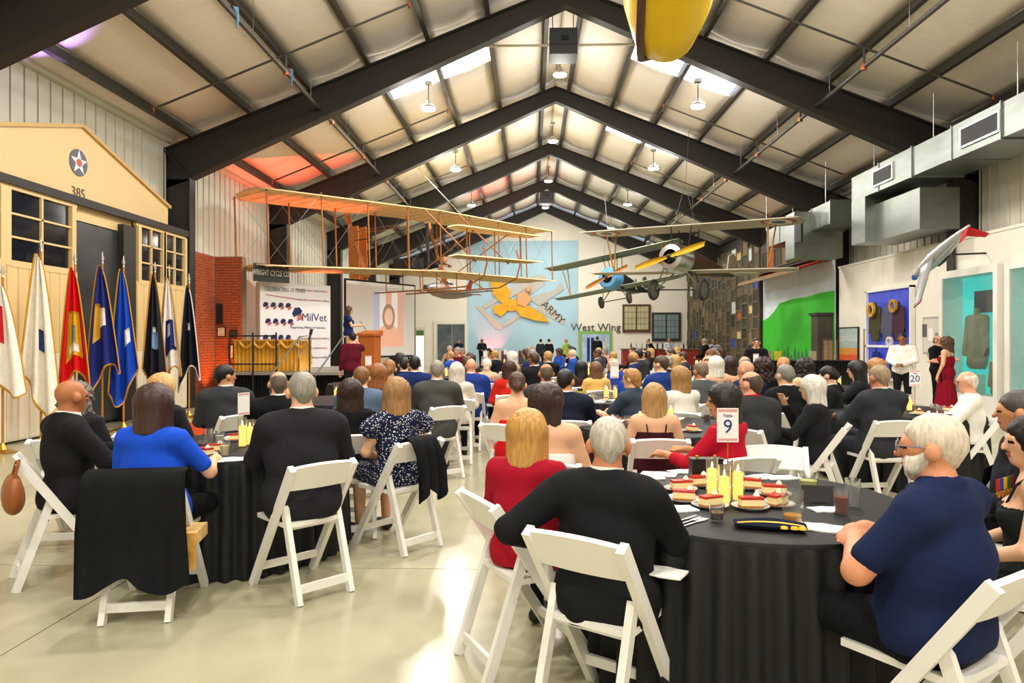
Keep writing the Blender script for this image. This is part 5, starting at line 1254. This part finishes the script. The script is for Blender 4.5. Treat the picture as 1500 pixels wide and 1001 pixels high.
    if roundel:
        for s_ in (-1, 1):
            for r_, c, dz in ((.5, '#a83a36', -.008), (.36, '#e6e0d2', -.014), (.2, '#3a4a7a', -.02)): MB().lathe([(0, 0), (r_, 0), (r_, .004), (0, .004)], 24, (span*.40*s_, -.55, zu+dz)).build('roundel_ring', painted(c), t)
    if cross:
        for s_ in (-1, 1):
            for r_, c in ((.27, '#e8e4da'), (.2, '#1c1c1c')): MB().box(s_*nose_r*.80-.01-.004*(r_ < .25), s_*nose_r*.80+.01+.004*(r_ < .25), -2.2-r_, -2.2+r_, -r_*.3, r_*.3).box(s_*nose_r*.80-.01-.004*(r_ < .25), s_*nose_r*.80+.01+.004*(r_ < .25), -2.2-r_*.3, -2.2+r_*.3, -r_, r_).build('cross_mark', painted(c), t)
    if number:
        for s_ in (1,): text(number, .6, Matrix(((0, 0, s_, s_*(nose_r*.92)), (s_*-1, 0, 0, -1.5), (0, 1, 0, 0), (0, 0, 0, 1))), painted('#e9e4d8'), 'number', t, .01)
    for s_ in (-1, 1): MB().tube([(.4*s_, -.5, zu), (0, -.4, zu+1.3)], .008, 5).build('hanger_wire', M_wire, t)
    MB().tube([(0, -.4, zu+1.3), (0, -.4, zu+3)], .008, 5).build('hanger_wire', M_wire, t)
    return t
p = at(988, 378, 20.8)
biplane('green_biplane', 'brown biplane with silver cowling and yellow propeller', p, (R(3), R(-2.5), R(141)), 7.2, 1.1, ('#54352b', '#b3a994'), .42, 4.4, .32, painted('#d8a51c', .35), metal('#c9cbc9', .3), 1.08, .62, number='11', roundel=True)
p = at(893, 408, 30.5)
biplane('blue_nosed_biplane', 'biplane with light blue nose and white-bordered crosses', p, (R(4), R(8), R(150)), 6.6, 1.1, ('#3a3a34', '#7f8674'), .46, 4.6, .26, wood('#a9763a'), painted('#5f9fd0', .4), 1.2, .8, cross=True)
def monoplane(name, label, loc, M3, span, flen, r_, cols, wings=(-1, 1)):
    t = thing(name, label, 'aircraft', (0, 0, 0)); t.matrix_world = Matrix.Translation(loc) @ M3.to_4x4()
    mb_ = mat('aircraft_skin', cols[0], .35, .6, var=.08, scale=3); mt = painted(cols[1], .4)
    secs = [(0, .02), (.06, .45), (.18, .8), (.4, 1.), (.6, .85), (.85, .45), (1, .12)]
    P = [[Vector((math.cos(2*math.pi*k/14)*r_*q*.85, flen*(.45-v), math.sin(2*math.pi*k/14)*r_*q)) for k in range(15)] for v, q in secs]
    MB().sheet(P, .003).build('fuselage', mb_, t, 'all')
    for s_ in wings:
        W_ = [[Vector((s_*(span/2)*u, flen*.12-cy, -r_*.4+.07*span/2*u)) for cy in (-.13*flen*(1-.55*u), 0, .13*flen*(1-.55*u))] for u in (0, .25, .5, .75, .93, 1)]
        MB().sheet(W_, .02 if s_ > 0 else -.02).build('wing', mb_, t, 'all'); MB().sheet([[v+Vector((0, 0, .006)) for v in row] for row in W_[4:]], .024 if s_ > 0 else -.024).build('wing_tip', mt, t)
        MB().sheet([[v+Vector((0, 0, .006)) for v in row] for row in (W_[2], [a.lerp(b, .25) for a, b in zip(W_[2], W_[3])])], .024 if s_ > 0 else -.024).build('yellow_band', painted('#d9a520'), t)
        MB().prism([(0, 0), (.24*flen*.5, -.02), (.2*flen*.5, -.5*flen*.22), (0, -.5*flen*.22)], .02, Matrix(((s_*1.8, 0, 0, 0), (0, 1, 0, -flen*.42), (0, 0, 1, 0), (0, 0, 0, 1)))).build('tailplane', mt, t)
    MB().prism([(0, 0), (.14*flen, 0), (.02*flen, .2*flen), (-.04*flen, .2*flen)], .02, Matrix(((0, 0, 1, -.01), (1, 0, 0, -flen*.52), (0, 1, 0, r_*.2), (0, 0, 0, 1)))).build('fin', mt, t)
    f = MB().lathe([(0, -.5), (.5, -.3), (.55, 0), (.4, .35), (0, .5)], 12, M=Matrix.Translation((0, flen*.02, r_*.75)) @ Matrix.Diagonal((r_*.9, flen*.3, r_*.9, 1)) @ Matrix.Rotation(R(90), 4, 'X')).build('canopy', mat('canopy_glass', '#20242a', .1, var=0), t, True)
    MB().lathe([(0, .06), (.35*r_, 0), (.4*r_, -.03), (0, -.03)], 12, M=Matrix.Translation((0, flen*.46, 0)) @ Matrix.Rotation(R(-90), 4, 'X')).build('spinner', painted(cols[2]), t, True)
    return t
# silver and red model fighter on the exhibit wall: nose down to the left
c_ = at(1374, 374, 13.9); fwv = (at(1340, 402, 14.7)-at(1404, 346, 13.4)).normalized(); wv = (at(1350, 460, 13.1)-at(1378, 380, 13.95)).normalized()
M3 = frame_m((0, 0, 0), wv, fwv).to_3x3()
monoplane('model_fighter', 'silver model fighter with red tail mounted over exhibit wall', c_, M3, 2.7, 1.7, .16, ('#c3c5c4', '#c8252b', '#2f62b5'), (1,)); _b = MB().tube([c_, Vector((9.305, c_.y+.1, c_.z+.05))], .02, 6).build('wall_bracket', M_steel, None); _mf = bpy.data.objects['model_fighter']; _b.parent = _mf; _b.matrix_parent_inverse = _mf.matrix_world.inverted()
c_ = at(655, 427, 30); monoplane('red_monoplane', 'silver and red monoplane hung behind the pioneer biplane', c_, Euler((R(2), R(-3), R(150))).to_matrix(), 5.2, 3.4, .36, ('#8f7f78', '#7a2f2f', '#3a3a3c'))
# yellow aircraft hull right overhead
yl = thing('yellow_aircraft', 'glossy yellow aircraft hull with brown keel strip overhead', 'aircraft', (0, 0, 0)); c0 = at(970, 84, 8.2)
M_yel = mat('yellow_dope', '#ffd500', .35, var=.04)
secs = [(0, .03, .10), (.12, .22, .0), (.35, .38, -.05), (.8, .50, .0), (1.6, .56, .12), (3.2, .58, .35)]
P = [[c0+Vector((math.cos(2*math.pi*k/24)*r_*.95-.12*v, -v, .15+math.sin(2*math.pi*k/24)*r_+z_+.24*v)) for k in range(25)] for v, r_, z_ in secs]
MB().sheet(P, -.01).build('hull', M_yel, yl, 'all')
MB().tube([c0+Vector((-.30*min(1, v/.5+.2)-.12*v, -v, .12-r_*.80+z_+.24*v)) for v, r_, z_ in secs[1:]], .05, 6).build('keel_strip', wood('#5a3a30'), yl, True)
MB().tube([c0+Vector((0, -1.2, .9)), c0+Vector((0, -1.2, 3.0))], .01, 5).build('hanger_wire', M_wire, yl)
# ================================================================== services under the roof
M_pipe = mat('sprinkler_pipe', '#4a4742', .45, .3, var=.15); M_cop = metal('#b5643a', .4)
for side, xp, zp, nm in ((-1, -4.75, 6.75, 'over the flags side'), (1, 6.3, 6.72, 'over the exhibit side')):
    t = thing('sprinkler_pipe', 'long grey sprinkler main with branch pipes '+nm, 'pipe', (0, 0, 0))
    MB().tube([(xp, Y0+1, zp), (xp, 39.5, zp)], .045, 10).build('main_pipe', M_pipe, t, True)
    for y in [7.0+3.05*k for k in range(11)]:
        a = xp-2.6; b = xp+2.4
        pts = [(x, y, roofz(x)-.42) for x in (a, xp, b)]
        MB().tube(pts, .022, 6).build('branch_pipe', M_pipe, t, True); MB().tube([(xp, y, zp), (xp, y, roofz(xp)-.42)], .024, 6).build('riser', M_pipe, t)
        for q in (pts[0], pts[2]): MB().lathe([(0, -.09), (.03, -.08), (.015, -.05), (.03, 0), (.03, .04), (0, .05)], 8, q).build('sprinkler_head', M_cop, t, True)
        MB().lathe([(.05, -.06), (.06, 0), (.05, .06)], 10, (xp, y, zp)).build('coupling', M_cop, t, True)
        MB().tube([(xp, y+1.5, zp), (xp, y+1.5, roofz(xp)-.1)], .006, 5).build('hanger_rod', M_wire, t)
for k, (y, lab) in enumerate(((16.5, 'black unit heater box hung beneath the ridge lamp'), (34.2, 'black box speaker hung near the end wall ridge'))):
    t = thing('ceiling_unit', lab, 'heater', (RX, y, 0)); z = 8.95
    MB().box(-.33, .33, -.3, .3, z-.62, z).build('housing', painted('#3f4144', .5), t); MB().box(-.06, .12, -.31, -.3, z-.3, z-.18).build('vent', BLACK, t)
    MB().box(-.34, .34, -.31, -.3, z-.4, z-.385).build('seam', BLACK, t)
    for x in (-.25, .25): MB().tube([(x, 0, z), (x, 0, roofz(RX)-.2)], .012, 5).build('hanger_rod', M_wire, t)
MB_ = MB().tube([(RX-2.4, 16.4, 8.62), (RX+2.4, 16.4, 8.62)], .03, 6).build('conduit', painted('#cfc7ad'), None, True); tag(MB_, 'pale conduit spanning beneath the ridge', 'pipe')
for k, y in enumerate((10.7, 13.2)):
    tag(MB().tube([(-4.75, y, 6.80), (-4.74, y+.1, 6.85), (-4.72, y+.15, 6.7), (-4.74, y+.17, 6.56)], [.055, .065, .03, .01], 8).build('blue_rag', cloth('#5f8096'), None, True), 'blue rag knotted round the sprinkler main', 'rag', 'blue rags on the pipe')
# ================================================================== table 9: everything lying on it
w9 = 'on the table with the number 9 card'
for px, py, s_ in ((1043, 727, 1.02), (1061, 739, .98), (1081, 734, 1.05)): candle(*tab(px, py), 'lit pillar candle with fairy lights '+w9, 'candles on the number 9 table', s_)
for px, py, a in ((997, 719, .3), (1001, 734, -.2), (1040, 743, .5), (1099, 745, .1), (1099, 716, -.3), (1024, 712, .4), (1132, 726, -.1), (1137, 741, .8)): cake(*tab(px, py), a, w9)
number_sign(*tab(1066, 716), '9', 'in front of red lace dress', 0, h=.265)
tumbler(*tab(958, 739), 'clear tumbler of pale amber drink '+w9, '#c2b36a', .105, .034, fill=.45)
tumbler(*tab(1050, 763), 'short glass of dark red cola '+w9, '#3a0c0a', .075, .034, fill=.5)
tumbler(*tab(1161, 768), 'tall cut glass with a little orange juice', '#f0a818', .145, .046, fill=.28)
tumbler(*tab(1184, 722), 'wide glass of lemonade beside black phone', '#dfe08a', .10, .050, fill=.65)
tumbler(*tab(1232, 753), 'glass of brown iced tea beside navy polo man', '#8a3413', .11, .034, fill=.7)
tumbler(*tab(1249, 742), 'empty clear glass next to iced tea', None, .13, .036)
for k, (px, py, w_, h_, a, lab) in enumerate(((992, 747, .17, .11, .2, 'white folded napkin beside the fork and knife'), (965, 696, .2, .12, -.3, 'white napkin with printed programme near strapped dress'), (1000, 692, .16, .1, .3, 'pale napkin by the black handbag'), (1115, 700, .2, .11, .5, 'white napkin behind the cheesecake plates'), (1144, 701, .18, .1, .2, 'fringed white napkin near empty white chair'), (945, 700, .2, .14, .1, 'white programme sheet beside grey-haired man'), (1205, 775, .16, .12, -.4, 'white paper napkin under the fork by garrison cap'), (1210, 748, .14, .09, .1, 'cream saucer napkin in front of black phone'))):
    flatpaper(*tab(px, py), w_, h_, a, lab, 'napkin')
for k, (px, py, a, f) in enumerate(((1010, 765, -.8, 1), (1018, 767, -.8, 1), (1000, 763, -.8, 0), (1190, 768, .5, 1))): cutlery(*tab(px, py), a, f, w9)
# garrison cap
x, y = tab(1127, 775); t = thing('garrison_cap', 'navy garrison cap with gold braid on black tablecloth', 'cap', (x, y, TZ), R(-12)); navyc = cloth('#161a2c')
P = [[Vector((u, v*(.055-.012*abs(u)/.14), .012+.022*(1-abs(v))*(1-(u/.16)**2))) for v in (-1, -.5, 0, .5, 1)] for u in [-.14+.28*k/10 for k in range(11)]]
MB().sheet(P, .012).build('cap_body', navyc, t, True); MB().tube([Vector((u, -.030, .036-.6*u*u)) for u in [-.13+.26*k/10 for k in range(11)]], .004, 5).build('gold_braid', M_gold, t, True)
for x_ in (.05, .09, .12): MB().lathe([(0, .0), (.018, 0), (.014, .008), (0, .01)], 10, (x_, -.048, .018)).build('gold_badge', painted('#dcb42a'), t, True)
# handbag, phone, paper on the lap
x, y = tab(1034, 706); t = thing('black_handbag', 'small black box handbag with gold clasp on table', 'handbag', (x, y, TZ), R(4)); lea = mat('black_leather', '#191817', .4, var=.1)
MB().prism([(-.09, 0), (.09, 0), (.085, .12), (-.085, .12)], .07, Matrix(((1, 0, 0, 0), (0, 0, 1, -.035), (0, 1, 0, 0), (0, 0, 0, 1)))).build('body', lea, t); MB().box(-.088, .088, -.038, .038, .12, .132).build('lid', lea, t)
for s_ in (-.05, .05): MB().lathe([(0, 0), (.01, .003), (.008, .014), (0, .017)], 8, (s_, 0, .132)).build('clasp', M_gold, t, True)
x, y = tab(1200, 738); t = thing('phone', 'black phone propped upright on a stand', 'phone', (x, y, TZ), R(-10)); MB().box(-.075, .075, 0, .01, .005, .085, Matrix.Rotation(R(-18), 4, 'X')).build('case', BLACK, t); MB().box(-.03, .03, 0, .05, 0, .006).build('stand', BLACK, t)
flatpaper(*at(972, 850, 2.72).to_2d(), .17, .12, -.5, 'folded white programme resting on the lap of grey-haired man', 'paper', z=.62, name='programme')
chair((1.62, 4.55), 165, 'empty white folding chair across the table from navy polo man', 'empty white folding chairs')
# ================================================================== left table
w1 = 'on the table beside bright blue top'
for px, py, s_ in ((355, 655, 1.15), (366, 652, 1.0), (376, 650, .95)): candle(*tab(px, py), 'lit candle in glass cylinder '+w1, 'candles beside bright blue top', s_)
for k, (px, py, lq, h_, lab) in enumerate(((305, 652, None, .12, 'clear patterned tumbler'), (322, 655, '#e8ead8', .12, 'tall slim clear glass'), (329, 668, '#e8dfa0', .10, 'glass of lemonade on white napkin'), (383, 664, '#b3431c', .12, 'glass of orange-red iced tea'), (297, 660, '#3a1512', .07, 'short glass of dark drink'))): tumbler(*tab(px, py), lab+' '+w1, lq, h_, .034, fill=.7)
for px, py, a in ((315, 662, .2), (300, 668, -.5), (345, 646, .4), (372, 645, .1)): cake(*tab(px, py), a, w1)
for px, py, lab in ((336, 674, 'white napkin under the lemonade'), (308, 676, 'white napkin by the bright blue sleeve'), (350, 641, 'white napkin by the far candles')): flatpaper(*tab(px, py), .2, .13, .2, lab+' '+w1, 'napkin')
number_sign(*tab(357, 641), '', 'seen edge-on '+w1, 62, h=.2)
# ================================================================== the other tables
def dress_table(i, where, num=None, n=5):
    x, y = TABLES[i]; r_ = random.Random(i)
    for k in range(3): candle(x+.08*math.cos(k*2.1), y+.08*math.sin(k*2.1), 'lit candle in glass cylinder on table '+where, 'candles on table '+where, r_.uniform(.9, 1.1))
    for k in range(n):
        a = r_.uniform(0, 6.28); q = r_.uniform(.35, .6)
        tumbler(x+q*math.cos(a), y+q*math.sin(a), 'plastic cup on table '+where, r_.choice([None, '#e3d9a0', '#7a2a14', '#d98a3a']), .11, .035, 'cups on table '+where, .6)
        a += .6; flatpaper(x+q*math.cos(a), y+q*math.sin(a), .2, .13, a, 'white napkin on table '+where, 'napkin', group='napkins on table '+where)
        a += .5
        if k < 4: cake(x+.45*math.cos(a), y+.45*math.sin(a), a, 'on table '+where)
    if num is not None: number_sign(x+.05, y-.16, num, 'on table '+where, r_.uniform(-15, 15), h=.3)
dress_table(2, 'with the folded teal napkin', None, 5); dress_table(3, 'with the tall dark can', '', 5); dress_table(4, 'by the charcoal suit', '20', 6)
x, y = TABLES[2]; flatpaper(x-.1, y-.5, .24, .12, .2, 'folded teal and white patterned napkin', 'napkin', '#7fc2b8')
x, y = TABLES[3]; t = thing('drink_can', 'tall black drink can with yellow and purple bands', 'can', (x-.42, y-.42, TZ)); MB().lathe([(0, 0), (.026, 0), (.033, .01), (.033, .15), (.027, .162), (0, .162)], 16).build('can_body', painted('#1b1820', .3), t, True); MB().lathe([(.0335, .04), (.0335, .06)], 16, cap=False).build('purple_band', painted('#6a3a9a', .3), t, True); MB().lathe([(.0335, .1), (.0335, .13)], 16, cap=False).build('yellow_band', painted('#c9c42a', .3), t, True)
x, y = TABLES[4]; tumbler(x+.5, y-.4, 'turquoise plastic cup before the man in white shirt', '#2aa5a8', .13, .042, fill=.8, clearcol='#38b5b5', opaque=True)
for i in range(5, len(TABLES)):
    x, y = TABLES[i]
    for k in range(3): candle(x+.08*math.cos(k*2.1), y+.08*math.sin(k*2.1), 'lit candle on a crowded table towards the back', 'candles on the far tables')
    if i % 3 == 0: tag(number_sign(x, y-.2, '', 'among the crowded back tables', 0, h=.34), group='number cards on the back tables')
# ================================================================== things hung on chairs, glasses, beards
def drape(p, face, col, label, w=.44, back=.55, front=.12, lop=0., cat='jacket', name='draped_jacket', zt=.83):
    prof = [(-.19, zt-front), (-.205, zt-.03), (-.25, zt), (-.315, zt-.02), (-.335, zt-.10), (-.35, zt-back*.5), (-.345, zt-back)]
    P = []
    for i, (yy, zz) in enumerate(prof):
        P.append([Vector((w*(u-.5)*(1+.12*max(0, i-3)/3)+lop*max(0, i-3), yy-.016*math.sin(u*19+i*.5)*max(0, i-3)/2, zz-(.05*math.sin(u*9+1) if i == 6 else 0))) for u in [k/22 for k in range(23)]])
    o = MB().sheet(P, .012).build(name, cloth(col), None, 'all', (p[0], p[1], 0), (0, 0, R(face))); return tag(o, label, cat)
drape(bw[2], 10, '#161617', 'black jacket draped over the chair of bright blue top', .52, .62)
drape(pk[2], 50, '#15161a', 'black shawl hung over chair behind polka dot dress', .24, .42, lop=.02, cat='shawl', name='draped_shawl')
p_ = at(1440, 498, 4.2); chair(p_, 20, 'white folding chair wrapped in a dark navy jacket'); drape(p_, 20, '#20242f', 'dark navy jacket hung on chair near polo man', .5, .45)
q = bw[2]; t = thing('floral_bag', 'floral cloth bag in yellow and teal on chair seat', 'bag', (q.x+.27, q.y-.10, .40), R(12)); MB().box(-.05, .05, -.13, .13, 0, .07).build('body', mat('floral_cloth', '#d8b070', .8, var=.6, scale=14), t); MB().box(-.05, .05, -.15, -.13, -.12, .08).build('flap', mat('floral_cloth', '#d8a048', .8, var=.6, scale=14), t)
q = at(19, 716, 4.16); t = thing('brown_handbag', 'tan leather handbag hanging from chair of the bald man', 'handbag', (q.x, q.y, .50), R(-50)); lt = mat('tan_leather', '#8f4f22', .45, var=.15)
f_ = Field((-.25, -.15, -.05), (.25, .15, .32), .012); f_.cone((-.07, 0, .09), (.07, 0, .09), .095, .095, 0, .03, (1, .62, 1)); f_.cone((-.08, 0, .17), (.08, 0, .17), .05, .05, 0, .05, (1, .6, 1)); o = link('body', f_.mesh('handbag_body', 1), t); setmats(o, [lt]); MB().tube([(-.1, 0, .2), (-.08, .02, .29), (0, .03, .31), (.08, .02, .29), (.1, 0, .2)], .01, 6).build('strap', lt, t, True)
def glasses(pr, col='#3a3a40'):
    b, pm = pr[0], pr[1]; H = pm['H']; m_ = painted(col, .3); g = thing('glasses', None, None); g.parent = b
    for s_ in (-1, 1):
        MB().tube([H((.032*s_+.024*math.cos(a), .103, .004+.019*math.sin(a))) for a in [2*math.pi*k/14 for k in range(14)]], .0028, 5, close=True).build('rim', m_, g, True)
        MB().tube([H((.058*s_, .100, .010)), H((.084*s_, .05, .012)), H((.086*s_, -.015, .008))], .0028, 5).build('temple', m_, g, True)
    MB().tube([H((-.008, .106, .008)), H((.008, .106, .008))], .0028, 5).build('bridge', m_, g)
def beard(pr, col):
    b, pm = pr[0], pr[1]; H = pm['H']; hc = pm['headpos']; f = Field((-.2, -.25, hc[2]-.2), (.2, .3, hc[2]+.1), .01)
    f.cone(H((0, .035, -.055)), H((0, .045, -.09)), .060, .034, 0, .02); 
    for s_ in (-1, 1): f.cone(H((.066*s_, .0, -.01)), H((.04*s_, .05, -.07)), .016, .030, 0, .02)
    f.ell(H((0, .115, -.02)), (.05, .05, .035), op='sub'); f.ripple(.002, 90)
    o = link('beard', f.mesh('beard', 1), b); setmats(o, [hairm(col)])
glasses(po, '#77757a'); beard(po, '#d9d0c4'); glasses(ws, '#8a8070')
# medals of the uniform beside the polo man
q = at(1472, 716, 3.0); t = thing('medal_row', 'row of ribboned medals pinned to dark uniform', 'medals', q, R(35))
for k in range(5):
    MB().box(-.09+.036*k, -.06+.036*k, -.004, 0, 0, .05).build('ribbon', cloth(['#b52a2a', '#2a4a9a', '#d9b52a', '#2f7a3a', '#8a2a5a'][k]), t); MB().lathe([(0, -.003), (.015, -.003), (.015, .003), (0, .003)], 12, M=Matrix.Translation((-.075+.036*k, -.004, -.016)) @ Matrix.Rotation(R(90), 4, 'X')).build('medal', M_gold, t, True)
